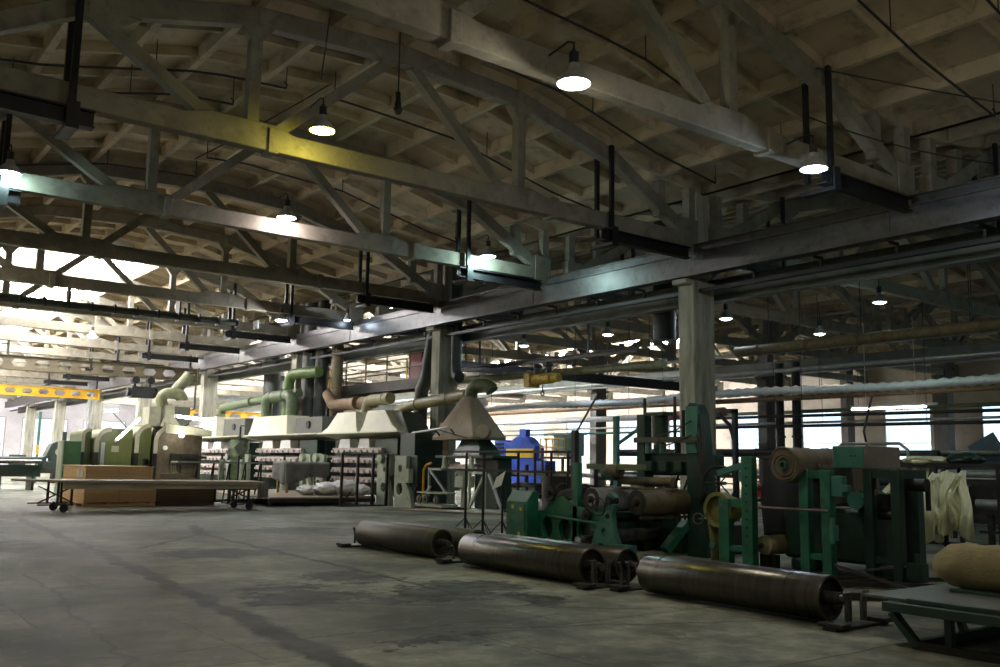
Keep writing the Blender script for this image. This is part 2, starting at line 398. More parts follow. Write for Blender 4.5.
    br.inputs['Mortar Size'].default_value = .012; br.inputs['Mortar Smooth'].default_value = .3; br.inputs['Color1'].default_value = (.78, .78, .78, 1); br.inputs['Color2'].default_value = (1.15, 1.15, 1.13, 1); br.inputs['Mortar'].default_value = (.4, .4, .38, 1)
    w2 = N.new('ShaderNodeVectorMath'); w2.operation = 'MULTIPLY'; L.new(off, w2.inputs[0]); w2.inputs[1].default_value = (.12, .12, 0)
    L.new(vm('ADD', tc.outputs['Object'], w2.outputs[0]).outputs[0], br.inputs['Vector'])
    m3 = N.new('ShaderNodeMix'); m3.data_type = 'RGBA'; m3.blend_type = 'MULTIPLY'; m3.inputs[0].default_value = 1; L.new(base, m3.inputs[6]); L.new(br.outputs[0], m3.inputs[7]); base = m3.outputs[2]
    n5 = noise(1.1, 9, .75); c5 = N.new('ShaderNodeValToRGB'); c5.color_ramp.elements[0].position = .56; c5.color_ramp.elements[1].position = .63; L.new(n5.outputs[0], c5.inputs[0])
    base = mix(math_('MULTIPLY', c5.outputs[0], .62), base, (.06, .06, .048))
    n6 = noise(7, 6, .7); c6 = N.new('ShaderNodeValToRGB'); c6.color_ramp.elements[0].position = .60; c6.color_ramp.elements[1].position = .66; L.new(n6.outputs[0], c6.inputs[0])
    base = mix(math_('MULTIPLY', c6.outputs[0], .35), base, (.42, .42, .36))
    n4 = math_('MULTIPLY_ADD', n2.outputs[0], 1.1, .32, True)
    base = mix(math_('MULTIPLY', mx(patch), math_('MULTIPLY', n4, .95)), base, (.020, .020, .016))
    base = mix(math_('MULTIPLY', mx(trench), .92), base, (.022, .024, .021))
    base = mix(math_('MULTIPLY', mx(joint), .7), base, (.02, .02, .018))
    L.new(base, b.inputs['Base Color'])
    rr = N.new('ShaderNodeMapRange'); rr.inputs[1].default_value = .3; rr.inputs[2].default_value = .7; rr.inputs[3].default_value = .45; rr.inputs[4].default_value = .85; b.inputs['Specular IOR Level'].default_value = .22
    L.new(n2.outputs[0], rr.inputs[0]); L.new(rr.outputs[0], b.inputs['Roughness'])
    bp = N.new('ShaderNodeBump'); bp.inputs['Strength'].default_value = .12; bp.inputs['Distance'].default_value = .01
    hh = math_('ADD', math_('MULTIPLY', n3.outputs[0], .3), n2.outputs[0]); L.new(hh, bp.inputs['Height']); L.new(bp.outputs[0], b.inputs['Normal'])
    return m
mb = MB(); mb.box(-1.4, 57, YN, YF, -.2, 0); struct(mb.build('floor', floor_mat()))

# walls
WX = 56.6
mb = MB(); mb.box(-1.6, -1.4, YN, YF, 0, 11); struct(mb.build('wall_left', M['wall']))
mb = MB(); mb.box(-1.6, WX, YN - .2, YN, 0, 11); struct(mb.build('wall_near', M['wall']))
win_c = [37.7 + 6.2 * k for k in range(-7, 12)]
WW, WZ0, WZ1 = 1.56, 2.1, 5.65
mb = MB(); mb.box(WX, WX + .3, YN, YF, 0, WZ0); mb.box(WX, WX + .3, YN, YF, WZ1, 10)
ys = [YN] + [y for c in win_c for y in (c - WW, c + WW)] + [YF]
for a, b_ in zip(ys[::2], ys[1::2]): mb.box(WX, WX + .3, a, b_, WZ0, WZ1)
struct(mb.build('wall_right', M['wall']))
nwin = 0
def window(axis, c, hw, z0, z1, at, m):
    global nwin
    nwin += 1
    f = MB(); p = MB()
    def bx(mb_, a0, a1, z0_, z1_, d0, d1):
        if axis == 'x': mb_.box(at + d0, at + d1, a0, a1, z0_, z1_)
        else: mb_.box(a0, a1, at + d0, at + d1, z0_, z1_)
    for a0, a1, b0, b1 in ((c - hw, c - hw + .07, z0, z1), (c + hw - .07, c + hw, z0, z1), (c - hw, c + hw, z0, z0 + .07), (c - hw, c + hw, z1 - .07, z1)):
        bx(f, a0, a1, b0, b1, .02, .12)
    for t in (1 / 3., 2 / 3.):
        zz = z0 + (z1 - z0) * t; bx(f, c - hw, c + hw, zz - .02, zz + .02, .03, .1)
    fo = struct(f.build('window_%d' % nwin, M['galv'], at=(at if axis == 'x' else c, c if axis == 'x' else at, z0)))
    bx(p, c - hw + .03, c + hw - .03, z0 + .03, z1 - .03, .12, .15)
    struct(p.build('pane', m, fo))
for c in win_c: window('x', c, WW, WZ0, WZ1, WX, M['window'])
# far end wall with its row of windows
mb = MB(); mb.box(-1.6, WX, YF, YF + .3, 0, .9); mb.box(-1.6, WX, YF, YF + .3, 5.6, 12)
xs = [-1.6] + [x for k in range(9) for x in (2.0 + 6.2 * k, 6.6 + 6.2 * k)] + [WX]
for a, b_ in zip(xs[::2], xs[1::2]): mb.box(a, b_, YF, YF + .3, .9, 5.6)
struct(mb.build('wall_far', M['wallf']))
for k in range(9): window('y', 4.3 + 6.2 * k, 2.3, .9, 5.6, YF, M['window2'])

# ceilings: ribbed slabs over each bay, with a long glazed roof lantern over the far half
for bi, xc in enumerate(BAYC):
    mb = MB()
    us = [-9.55, -8, -6.2, -4.7, -3.2, -1.6, 0, 1.6, 3.2, 4.7, 6.2, 8, 9.55]
    for a, c in zip(us, us[1:]):
        y1 = LY0 if max(abs(a), abs(c)) <= LW + .01 else YF
        za, zc = roofz(a) + .3, roofz(c) + .3
        mb.hexa([(xc + a, YN, za), (xc + c, YN, zc), (xc + c, y1, zc), (xc + a, y1, za), (xc + a, YN, za + .1), (xc + c, YN, zc + .1), (xc + c, y1, zc + .1), (xc + a, y1, za + .1)])
        y = YN + 1.2
        while y < y1:
            k = round((y - 10.2) / 6.0 - .01, 3)
            d = .2 if abs((y - 10.2) / 6 - round((y - 10.2) / 6)) > .1 else .3
            mb.hexa([(xc + a, y, za - d), (xc + c, y, zc - d), (xc + c, y + .1, zc - d), (xc + a, y + .1, za - d), (xc + a, y - .04, za), (xc + c, y - .04, zc), (xc + c, y + .14, zc), (xc + a, y + .14, za)])
            y += 1.5
    for u in us:
        y1 = LY0 if abs(u) < LW - .01 else YF
        z = roofz(u)
        mb.hexa([(xc + u - .07, YN, z), (xc + u + .07, YN, z), (xc + u + .07, y1, z), (xc + u - .07, y1, z), (xc + u - .12, YN, z + .31), (xc + u + .12, YN, z + .31), (xc + u + .12, y1, z + .31), (xc + u - .12, y1, z + .31)])
    c = struct(mb.build('ceiling', M['slab']))
    mb = MB(); mb.box(xc - LW - .3, xc + LW + .3, LY0, LY1, 12.35, 12.5)
    for s in (-1, 1): mb.box(xc + s * LW - .08, xc + s * LW + .08, LY0, LY1, 10.05, 10.5)
    mb.box(xc - LW, xc + LW, LY0 - .15, LY0, 10.3, 12.4); mb.box(xc - LW, xc + LW, LY1, LY1 + .15, 10.3, 12.4)
    for t in TY:
        if LY0 - 1 < t < LY1 + 1:
            mb.box(xc - LW, xc + LW, t - .1, t + .1, 12.1, 12.35)
            for s in (-1, 1): mb.box(xc + s * LW - .07, xc + s * LW + .07, t - .08, t + .08, 10.4, 12.4)
            mb.bar((xc - LW, t, 10.5), (xc, t, 12.2), .12, .14); mb.bar((xc + LW, t, 10.5), (xc, t, 12.2), .12, .14)
    struct(mb.build('trim_%d' % (bi + 1), M['lantern']))
    for s in (-1, 1):
        nwin += 1
        mb = MB(); mb.box(xc + s * LW - .02, xc + s * LW + .02, LY0, LY1, 10.5, 12.3)
        struct(mb.build('window_%d' % nwin, M['skylight'] if bi < 2 else M['skylight2'], at=(xc + s * LW, LY0, 10.5)))

# columns: heavy lower shaft carrying the runway, slimmer upper shaft to the roof
for r, x in enumerate(ROWS):
    mats = M['column']
    for k in range(-1, 8):
        y = 16.45 + 12 * k
        mb = MB()
        mb.box(x - .42, x + .42, y - .27, y + .27, 0, 6.4)
        mb.box(x - .7, x + .7, y - .24, y + .24, 6.3 if r == 0 else 5.8, 6.44 if r == 0 else 5.94)
        mb.box(x - .24, x + .24, y - .25, y + .25, 6.3, 8.9)
        struct(mb.build('column', M['column'] if r == 0 else M['column_backlit'], at=(x, y, 0), bevel=.03))

for y, hw, x in ((28.4, .45, 55.2), (34.9, .25, 55.4), (16.2, .45, 55.2)):
    mb = MB(); mb.box(x - .4, x + .4, y - hw, y + hw, 0, 8.8); struct(mb.build('column', M['column_backlit'], at=(x, y, 0), bevel=.03))

# ---------------------------------------------------------------- roof trusses
def truss(xc, y, label):
    t = thing('roof_truss', label, 'truss', (xc, y, 7.2), 'arched roof trusses')
    W = .13
    mb = MB(); mb.box(xc - 9.0, xc + 9.0, y - W, y + W, 7.24, 7.64); mb.box(xc - 9.2, xc - 8.55, y - W - .02, y + W + .02, 7.1, 8.0); mb.box(xc + 8.55, xc + 9.2, y - W - .02, y + W + .02, 7.1, 8.0)
    for u in (-2.8, 4.2): mb.box(xc + u - .1, xc + u + .1, y - W - .05, y + W + .05, 7.2, 7.68)
    mb.hexa([(xc - 4.6, y - W, 7.6), (xc - 2.2, y - W, 7.6), (xc - 2.2, y + W, 7.6), (xc - 4.6, y + W, 7.6), (xc - 4.0, y - W, 7.76), (xc - 2.8, y - W, 7.76), (xc - 2.8, y + W, 7.76), (xc - 4.0, y + W, 7.76)])
    mb.hexa([(xc + 2.2, y - W, 7.6), (xc + 4.0, y - W, 7.6), (xc + 4.0, y + W, 7.6), (xc + 2.2, y + W, 7.6), (xc + 2.5, y - W, 7.76), (xc + 3.5, y - W, 7.76), (xc + 3.5, y + W, 7.76), (xc + 2.5, y + W, 7.76)])
    mb.build('bottom_chord', M['truss'], t, bevel=.02)
    pts = [(-8.95, 7.55), (-6.2, 9.08), (-3.2, 9.82), (0, 10.0), (3.2, 9.82), (6.2, 9.08), (8.95, 7.55)]
    mb = MB()
    for (a, za), (b_, zb) in zip(pts, pts[1:]):
        k = .19
        mb.hexa([(xc + a, y - W, za - k), (xc + b_, y - W, zb - k), (xc + b_, y + W, zb - k), (xc + a, y + W, za - k), (xc + a, y - W, za + k), (xc + b_, y - W, zb + k), (xc + b_, y + W, zb + k), (xc + a, y + W, za + k)])
    for u, z in ((0, 9.78), (-6.1, 8.86)):
        mb.hexa([(xc + u - .5, y - .11, z), (xc + u + .5, y - .11, z), (xc + u + .5, y + .11, z), (xc + u - .5, y + .11, z), (xc + u - .8, y - .13, z + .2), (xc + u + .8, y - .13, z + .2), (xc + u + .8, y + .13, z + .2), (xc + u - .8, y + .13, z + .2)])
    mb.build('top_chord', M['truss'], t, bevel=.02)
    for s in (-1, 1):
        mb = MB(); x = xc + 3.2 * s
        mb.box(x - .11, x + .11, y - .11, y + .11, 7.6, 9.7)
        mb.hexa([(x - .11, y - .11, 9.35), (x + .11, y - .11, 9.35), (x + .11, y + .11, 9.35), (x - .11, y + .11, 9.35), (x - .36, y - .11, 9.68), (x + .36, y - .11, 9.68), (x + .36, y + .11, 9.68), (x - .36, y + .11, 9.68)])
        mb.build('post', M['truss'], t)
        for u in (7.85, 9.0):
            mb = MB(); x = xc + u * s
            mb.box(x - .12, x + .12, y - .12, y + .12, 7.9 if u < 8.5 else 7.8, 8.85); mb.build('stub_post', M['truss'], t)
    for (u0, z0), (u1, z1) in (((2.6, 7.65), (.25, 9.8)), ((-2.7, 7.65), (-.25, 9.8)), ((-4.0, 7.65), (-6.1, 8.95))):
        mb = MB(); mb.bar((xc + u0, y, z0), (xc + u1, y, z1), .2, .22); mb.build('diagonal', M['truss'], t)
    return t
BN = ['bay over the floor rollers', 'middle bay behind the column row', 'window bay farthest right']
base = truss(BAYC[0], TY[0], 'concrete arched roof truss nearest the camera in the %s' % BN[0])
for b_ in range(3):
    for i, y in enumerate(TY):
        lab = 'concrete arched roof truss, %s from the camera in the %s' % (ORD[i], BN[b_])
        if b_ == 0 and i == 0: base['label'] = lab; continue
        copytree(base, (BAYC[b_], y, 7.2), lab)

# ---------------------------------------------------------------- runway beams on the columns
def runway(x, m, label, z0=6.45, z1=7.05, upper=True, out=1):
    t = thing('crane_runway_beam', label, 'runway beam', (x, YN + .5, z0), 'crane runway beams')
    y0, y1 = YN + .5, 110
    mb = MB(); mb.box(x - .12, x + .12, y0, y1, z0 + .02, z1 - .02); mb.build('web', m, t)
    mb = MB(); mb.box(x - .17, x + .17, y0, y1, z0, z0 + .03); mb.build('bottom_flange', m, t)
    mb = MB(); mb.box(x - .18, x + .18, y0, y1, z1 - .03, z1); mb.build('top_flange', m, t)
    mb = MB()
    for k in range(9):
        y = 10.45 + 12 * k
        if y < y1 - .2: mb.box(x - .135, x + .135, y, y + .04, z0 + .03, z1 - .03)
    mb.build('stiffener', m, t)
    if upper:
        mb = MB(); mb.box(x + .1, x + .42, y0, y1, z1, z1 + .02); mb.box(x + .08, x + .1, y0, y1, z1, z1 + .24); mb.box(x + .02, x + .16, y0, y1, z1 + .24, z1 + .265)
        mb.build('upper_channel', m, t)
    return t
runway(18.53, M['beam'], 'grey steel crane runway beam along the near side of the tall concrete columns')
runway(19.82, M['beamg'], 'dark green runway beam on the window side of the tall concrete columns', 5.95, 6.55, False)
runway(37.6, M['beamg'], 'dark runway beam along the farther column row', 5.95, 6.6, False)
# festoon cable tray hung below the column-side beam
t = thing('busbar_rail', 'dark conductor rail hung on short brackets under the near runway beam', 'conductor rail', (19.0, -8, 6.0))
mb = MB(); mb.box(18.93, 19.07, -8, 110, 6.1, 6.2); mb.build('rail', M['black'], t)
for k in range(36):
    mb = MB(); y = -6.5 + 1.9 * k; mb.box(18.66, 19.03, y, y + .06, 6.4, 6.46); mb.box(18.97, 19.03, y, y + .06, 6.15, 6.46); mb.build('bracket', M['black'], t)
# ---------------------------------------------------------------- lamps
def lamp(loc, c, power, label, glow=60, arm=True, r=.24, hang=0.0, name='pendant_lamp'):
    x, y, z = loc
    t = thing(name, label, 'lamp', loc, 'industrial pendant lamps')
    mb = MB(); mb.lathe([(r, 0), (r * .98, .03), (r * .62, .16), (r * .36, .22), (r * .3, .3), (r * .26, .3)], loc, seg=28); mb.build('lamp_shade', M['shade'], t, solid=.006)
    mb = MB(); mb.cyl((x, y, z + .29), (x, y, z + .47), .07); mb.torus((x, y, z + .5), (0, 1, 0), .03, .008, 10, 6); mb.build('lamp_socket', M['dark'], t)
    mb = MB(); mb.lathe([(.02, -.045), (r * .5, -.035), (r * .8, -.005), (r * .9, .03), (r * .5, .05), (.02, .05)], loc, seg=24, cap=True)
    mb.build('bulb', emit('lamp_glow', c, glow), t)
    mb = MB()
    if hang: mb.cyl((x, y, z + .5), (x, y, z + hang), .012, 8)
    else: mb.tube([(x, y, z + .5), (x, y, z + .62), (x, y + .12, z + .68), (x, y + .55, z + .62)], .015, 8)
    mb.build('lamp_bracket' if not hang else 'suspension_rod', M['black'], t)
    ld = bpy.data.lights.new('lamp_light', 'POINT'); ld.energy = power * .3; ld.color = c; ld.shadow_soft_size = .1
    lo = bpy.data.objects.new('lamp_light', ld); COL.objects.link(lo); lo.parent = t; lo.location = (0, 0, -.11)
    return t
WARM, COOL, TEAL, YEL, PINK = (1, .93, .78), (.68, .82, 1), (.62, .95, .95), (1, .86, .12), (1, .86, .88)
lamp((8.44, 9.45, 6.86), WARM, 380, 'large bright warm-white pendant lamp on the roof truss nearest the camera', 110)
lamp((14.2, 9.45, 6.82), COOL, 330, 'bluish-white lamp shining on the runway beam beside a hanger frame', 80)
lamp((7.4, 15.25, 7.55), YEL, 110, 'yellow-glowing pendant lamp in front of the second roof truss', 60)
lamp((9.66, 21.7, 7.6), PINK, 420, 'pinkish-white lamp lighting the third truss chord', 90)
lamp((15.9, 21.5, 7.5), TEAL, 560, 'pale teal lamp by a double hanger post near the column row', 50)
lamp((3.31, 21.7, 7.45), TEAL, 300, 'blue-white lamp cut by the left edge of the view', 50)
lamp((14.9, 33.5, 6.85), (.9, .95, 1), 1400, 'cold white lamp above the green vertical ducts', 90)
lamp((17.85, 33.7, 7.2), COOL, 60, 'small distant lamp just above the runway beam, right of the cold white lamp', 25, r=.15)
lamp((11.0, 45.6, 7.0), WARM, 300, 'distant lamp under the skylight trusses', 40)
for (x, y, z), c, lab in (((23, 23.83, 6.12), COOL, 'white lamp on a long rod seen left of the tall concrete column'), ((26, 29, 5.3), COOL, 'low distant lamp right of the yellow hoist in the middle bay'),
        ((23, 18.58, 6.1), COOL, 'white lamp just right of the tall concrete column'), ((25, 14.6, 6.35), TEAL, 'flat white lamp in the middle bay highest at the right'),
        ((28, 18.6, 6.12), WARM, 'small warm lamp above the brown insulated pipe'), ((23, 28.6, 6.15), COOL, 'lamp in the middle bay seen just below the runway beam')):
    lamp((x, y, z), c, 170, lab, 22, r=.2, hang=1.1)
# added fill lamps out of view, brightening the near hall and the crates' left faces
lamp((2.0, 33.3, 6.9), WARM, 1700, 'added unseen fill lamp at the left end of the fifth roof truss, beyond the picture edge', 60)
for k, (x, y) in enumerate(((4.5, 3.6), (13.5, 3.6), (4.5, -3), (13.5, -3), (24, 4), (33, 8))):
    lamp((x, y, 6.9), WARM if x < 20 else TEAL, 330 if x < 20 else 260, 'added fill lamp at the camera end, %s of six beyond the picture edge' % ORD[k], 40)
# dead bulb on a cord
t = thing('dead_lamp', 'unlit lamp socket dangling on a long thin cord', 'lamp', (8.26, 14, 7.9))
mb = MB(); mb.lathe([(.02, .3), (.045, .28), (.05, .1), (.065, .06), (.06, 0), (.03, -.05)], (8.26, 14, 7.85), seg=14, cap=True); mb.build('socket', M['black'], t)
mb = MB(); mb.blob((8.26, 14, 7.80), (.085, .085, .09), None, 14, 8); mb.build('bulb', M['dark'], t)
mb = MB(); mb.cyl((8.26, 14, 8.1), (8.26, 14, 10.3), .012, 6); mb.build('cord', M['cable'], t)

# ---------------------------------------------------------------- hanger frames on the trusses, their backlit darkness put into the colour
def hanger(xc, y, side, label):
    u = 5.9 if side > 0 else -6.35
    x = xc + u
    t = thing('hanger_frame', label, 'hanger', (x, y, 6.8), 'backlit-black hanger frames on the trusses')
    for k in (-1, 1):
        mb = MB(); mb.box(x - .055, x + .055, y + k * .26 - .04, y + k * .26 + .04, 6.8 if k < 0 else 7.05, 9.3 if k < 0 else 9.1); mb.build('hanger_post', M['black'], t)
    e = 2.75 * side
    mb = MB(); mb.box(x - .35 * side, x + e, y - .37, y - .17, 6.86, 6.89); mb.box(x - .35 * side, x + e, y - .37, y - .17, 7.13, 7.16); mb.box(x - .35 * side, x + e, y - .28, y - .26, 6.86, 7.16); mb.build('support_bar', M['black'], t)
    mb = MB(); mb.box(x - .1, x + .1, y - .38, y + .36, 6.78, 6.86); mb.box(x - .1, x + .1, y - .4, y - .36, 6.78, 7.24); mb.build('clamp', M['black'], t)
    return t
hr = hanger(BAYC[0], TY[0] , 1, 'x'); hl = hanger(BAYC[0], TY[1], -1, 'x')
for i in range(12):
    lr = 'backlit-black hanger frame at the column end of the %s roof truss from the camera' % ORD[i]
    ll = 'backlit-black hanger frame at the left end of the %s roof truss from the camera' % ORD[i]
    if i == 0: hr['label'] = lr
    else: copytree(hr, (BAYC[0] + 5.9, TY[i], 6.8), lr)
    if i == 1: hl['label'] = ll
    elif i > 1: copytree(hl, (BAYC[0] - 6.35, TY[i], 6.8), ll)
for i in (0, 1, 2, 3, 4):
    copytree(hl, (BAYC[1] - 6.35, TY[i], 6.8), 'backlit-black hanger frame at the column end of the %s truss of the middle bay' % ORD[i])

# ---------------------------------------------------------------- suspension crane girders in the near bay
def castellated(name, label, y, x0, x1, z0, h, m, pitch, ends=True):
    t = thing(name, label, 'crane girder', ((x0 + x1) / 2, y, z0), 'suspension crane girders')
    n = int((x1 - x0) / pitch)
    p = (x1 - x0) / n
    holes = []
    for k in range(n):
        c = x0 + (k + .5) * p
        holes.append([(c + p * .34 * a, z0 + h * .5 + h * .26 * b_) for a, b_ in ((1, 0), (.62, 1), (-.62, 1), (-1, 0), (-.62, -1), (.62, -1))])
    mb = MB(); mb.plate('y', y - .012, y + .012, [(x0, z0), (x1, z0), (x1, z0 + h), (x0, z0 + h)], holes); mb.build('web', m, t)
    mb = MB(); mb.box(x0, x1, y - .14, y + .14, z0 + h - .02, z0 + h); mb.build('top_flange', m, t)
    mb = MB(); mb.box(x0, x1, y - .14, y + .14, z0, z0 + .02); mb.build('bottom_flange', m, t)
    ty = min(TY, key=lambda q: abs(q - y))
    for x in (x0 + 1.5, (x0 + x1) / 2, x1 - .4):
        mb = MB(); mb.box(x - .05, x + .05, min(y, ty) - .08, max(y, ty) + .08, z0 + h, z0 + h + .06); mb.box(x - .05, x + .05, ty - .06, ty + .06, z0 + h, 7.25); mb.build('hanger', M['black'], t)
    mb = MB(); mb.box(x1 - .06, x1, y - .2, y + .2, z0 - .05, z0 + h + .05); mb.build('end_plate', m, t)
    return t
castellated('crane_girder', 'olive-brown crane girder with a row of hexagonal holes', 52, -1, 18.3, 5.78, .72, M['castel'], 1.02)
castellated('crane_girder', 'bright yellow crane girder with a row of holes', 71, -1, 17.9, 5.6, .68, M['yellow'], 1.02)
castellated('crane_girder', 'yellow crane girder far off in the middle bay behind the blue machine', 64.4, 21.0, 36.5, 4.15, .72, M['yellow'], 1.2)
# dark green cable-carrying girder
t = thing('festoon_girder', 'dark green crane girder with a clamped cable bundle under the fifth roof truss', 'crane girder', (8, 34.5, 6.62), 'suspension crane girders')
mb = MB(); mb.box(-1, 13.6, 34.43, 34.57, 6.62, 6.80); mb.box(-1, 13.6, 34.38, 34.62, 6.78, 6.82); mb.build('girder', M['duct'], t)
mb = MB(); mb.tube([(-1, 34.32, 6.64), (13.4, 34.32, 6.64)], .08, 10); mb.build('cable_bundle', M['ductd'], t)
for k in range(20):
    mb = MB(); x = -.2 + .76 * k; mb.box(x, x + .06, 34.2, 34.62, 6.54, 6.86 if k % 5 else 7.3); mb.build('clamp', M['black'], t)
# hoist with trolley by the arched presses
t = thing('chain_hoist', 'black chain hoist hanging under the olive crane girder', 'hoist', (14.9, 52, 4.8))
mb = MB(); mb.box(14.7, 15.9, 51.75, 52.25, 4.7, 5.3); mb.cyl((14.5, 52, 5.0), (16.1, 52, 5.0), .24, 16); mb.build('hoist_body', M['black'], t)
for x in (14.9, 15.7):
    mb = MB(); mb.cyl((x, 51.8, 5.66), (x, 52.2, 5.66), .2, 16); mb.build('trolley_wheel', M['black'], t)
    mb = MB(); mb.box(x - .06, x + .06, 51.95, 52.05, 5.25, 5.8); mb.build('hanger_plate', M['black'], t)

# yellow hoist in the middle bay
HX, HY, HZ = 20.55, 24.5, 4.42
t = thing('electric_hoist', 'yellow electric hoist hanging in the middle bay', 'hoist', (HX, HY, 4.1))
mb = MB(); mb.cyl((HX, HY - .5, HZ), (HX, HY + .45, HZ), .19, 18); mb.build('drum', M['ylwh'], t)
mb = MB(); mb.box(HX - .24, HX + .24, HY + .43, HY + .75, HZ - .26, HZ + .22); mb.build('gear_case', M['ylwh'], t, bevel=.02)
mb = MB(); mb.cyl((HX, HY - .85, HZ), (HX, HY - .5, HZ), .15, 14); mb.build('motor', M['ylwh'], t)
for y in (HY - .3, HY + .3):
    mb = MB(); mb.box(HX - .1, HX + .1, y - .05, y + .05, HZ + .15, HZ + .5); mb.cyl((HX - .15, y, HZ + .47), (HX + .15, y, HZ + .47), .08, 12); mb.build('trolley', M['dark'], t)
mb = MB(); mb.cyl((HX, HY, HZ - .15), (HX, HY, HZ - .42), .02, 8); mb.torus((HX, HY, HZ - .5), (0, 1, 0), .07, .02, 14, 8); mb.build('hook', M['dark'], t)
t = thing('monorail_beam', 'dark steel monorail beam carrying the yellow hoist across the middle bay', 'rail', (HX, 25, 4.98))
mb = MB(); mb.box(HX - .01, HX + .01, 20, 29.6, 4.98, 5.12); mb.box(HX - .09, HX + .09, 20, 29.6, 4.98, 5.0); mb.box(HX - .09, HX + .09, 20, 29.6, 5.11, 5.13); mb.build('rail', M['dark'], t)
for y in (22.2, 28.2):
    mb = MB(); mb.box(HX - .03, HX + .03, y - .03, y + .03, 5.13, 7.3); mb.build('hanger_rod', M['black'], t)

# ---------------------------------------------------------------- long pipes of the middle bay
def pipe(name, label, pts, r, m, hang=(), cat='pipe', rings=0, group='long pipes of the middle bay'):
    o = V(pts[0]); t = thing(name, label, cat, (o.x, o.y, o.z), group)
    mb = MB(); mb.tube(pts, r, 14); mb.build('pipe_run', m, t)
    a, b_ = V(pts[0]), V(pts[-1])
    for k in range(rings):
        c = a.lerp(b_, (k + .5) / rings); d = (b_ - a).normalized() * .03
        mb = MB(); mb.cyl(c - d, c + d, r * 1.16, 14); mb.build('joint_band', m, t)
    for y, z1 in hang:
        p = None
        for a_, b2 in zip(pts, pts[1:]):
            if min(a_[1], b2[1]) <= y <= max(a_[1], b2[1]):
                k = (y - a_[1]) / (b2[1] - a_[1]); p = V(a_).lerp(V(b2), k)
        if p: mb = MB(); mb.cyl(p, (p.x, p.y, z1), .012, 6); mb.build('hanger_rod', M['black'], t)
    return t
pipe('insulated_pipe', 'olive-brown insulated pipe running above the right-hand machines', [(23, 18.2, 5.03), (23, 5, 5.05)], .15, M['rustp'], [(8, 7.2), (11, 7.2), (14, 7.2), (17, 7.2)], rings=8)
pipe('insulated_pipe', 'greenish insulated pipe passing the yellow hoist left of the tall column', [(21.2, 34, 4.85), (21.2, 27.4, 4.72), (21.2, 19.5, 4.62)], .13, M['ductm'], [(21, 7.2), (24, 7.2), (30, 7.2)], rings=10)
# foil-wrapped flexible duct with ribs
t = thing('flexible_duct', 'silvery ribbed flexible duct strung along the middle bay', 'duct', (27, 10, 4.1), 'long pipes of the middle bay')
mb = MB()
pts, rs = [], []
n = 170
for k in range(n + 1):
    y = 42 - 33.5 * k / n
    pts.append((27 + .04 * math.sin(y * 1.7), y, 4.12 - .05 * math.sin(y * .52))); rs.append(.17 if k % 2 else .12)
mb.tube(pts, rs, 12); mb.build('ribbed_sleeve', M['foil'], t, smooth=80)
for y in (12, 18, 24, 30, 36):
    mb = MB(); mb.cyl((27, y, 4.2), (27, y, 7.3), .012, 6); mb.build('hanger_rod', M['black'], t)
pipe('steel_pipe', 'upper of two thin dark pipes crossing in front of the right windows', [(30, 26, 3.5), (30, 6, 3.4)], .06, M['black'], [(10, 7.2), (16, 7.2), (22, 7.2)])
pipe('steel_pipe', 'lower of two thin dark pipes crossing in front of the right windows', [(30, 26, 3.12), (30, 6, 3.05)], .06, M['black'], [(10, 3.42), (16, 3.45), (22, 3.48)])
pipe('steel_pipe', 'thick grey-brown pipe crossing low in front of the right windows', [(26, 26.5, 2.02), (26, 15.8, 2.02)], .14, M['dark'], [(18, 7.3), (24, 7.3)], rings=4)
pipe('steel_pipe', 'pale pipe joining the end of the thick grey-brown low pipe', [(26, 15.8, 2.02), (26, 7, 2.02)], .09, M['iron'], [(10.3, 7.3)])
pipe('white_pipe', 'long white-lit pipe running behind the blue machine', [(32, 62, 3.78), (32, 29.5, 3.78)], .14, M['white'], [(34.3, 7.3), (46.3, 7.3)])
pipe('red_pipe', 'dull red painted pipe left of the tall concrete column', [(32, 29.5, 3.78), (32, 26.0, 3.9)], .2, M['redpipe'], [(28.3, 7.3)])
pipe('green_rail_pipe', 'thin pale green pipe below the white-lit pipe', [(31, 62, 3.0), (31, 26, 3.05)], .05, M['teal'])
for k, (x, z, m, y0, y1, lab) in enumerate(((25.6, 5.3, 'galv', 60, 6, 'galvanised pipe high in the middle bay'), (33, 5.6, 'galv', 80, 6, 'pale pipe along the far side of the middle bay'), (35, 4.6, 'rust', 60, 8, 'brown pipe in front of the far columns'),
        (36.6, 3.6, 'galv', 70, 6, 'pale pipe at window-top height along the far columns'), (39.5, 4.3, 'duct', 60, 6, 'greenish pipe in the window bay'))):
    pipe('service_pipe', lab, [(x, y0, z), (x, y1, z)], .06 + .03 * (k % 3), M[m], [(12.3, 7.3), (24.3, 7.3), (36.3, 7.3)])
# bridge girders and cross pipes of the middle bay, X-wise
for k, (y, z, h, m, lab) in enumerate(((30.5, 5.15, .42, 'dark', 'dark suspended girder crossing the middle bay behind the yellow hoist'), (46, 5.6, .3, 'truss', 'pale cross beam in the middle bay behind the dark girder'), (58, 5.2, .3, 'galv', 'light grey cross beam far back in the middle bay'))):
    t = thing('cross_girder', lab, 'crane girder', (28, y, z), 'suspension crane girders')
    mb = MB(); mb.box(20.6, 37, y - .02, y + .02, z, z + h); mb.build('web', M[m], t)
    mb = MB(); mb.box(20.6, 37, y - .12, y + .12, z, z + .03); mb.box(20.6, 37, y - .12, y + .12, z + h - .03, z + h); mb.build('flange', M[m], t)

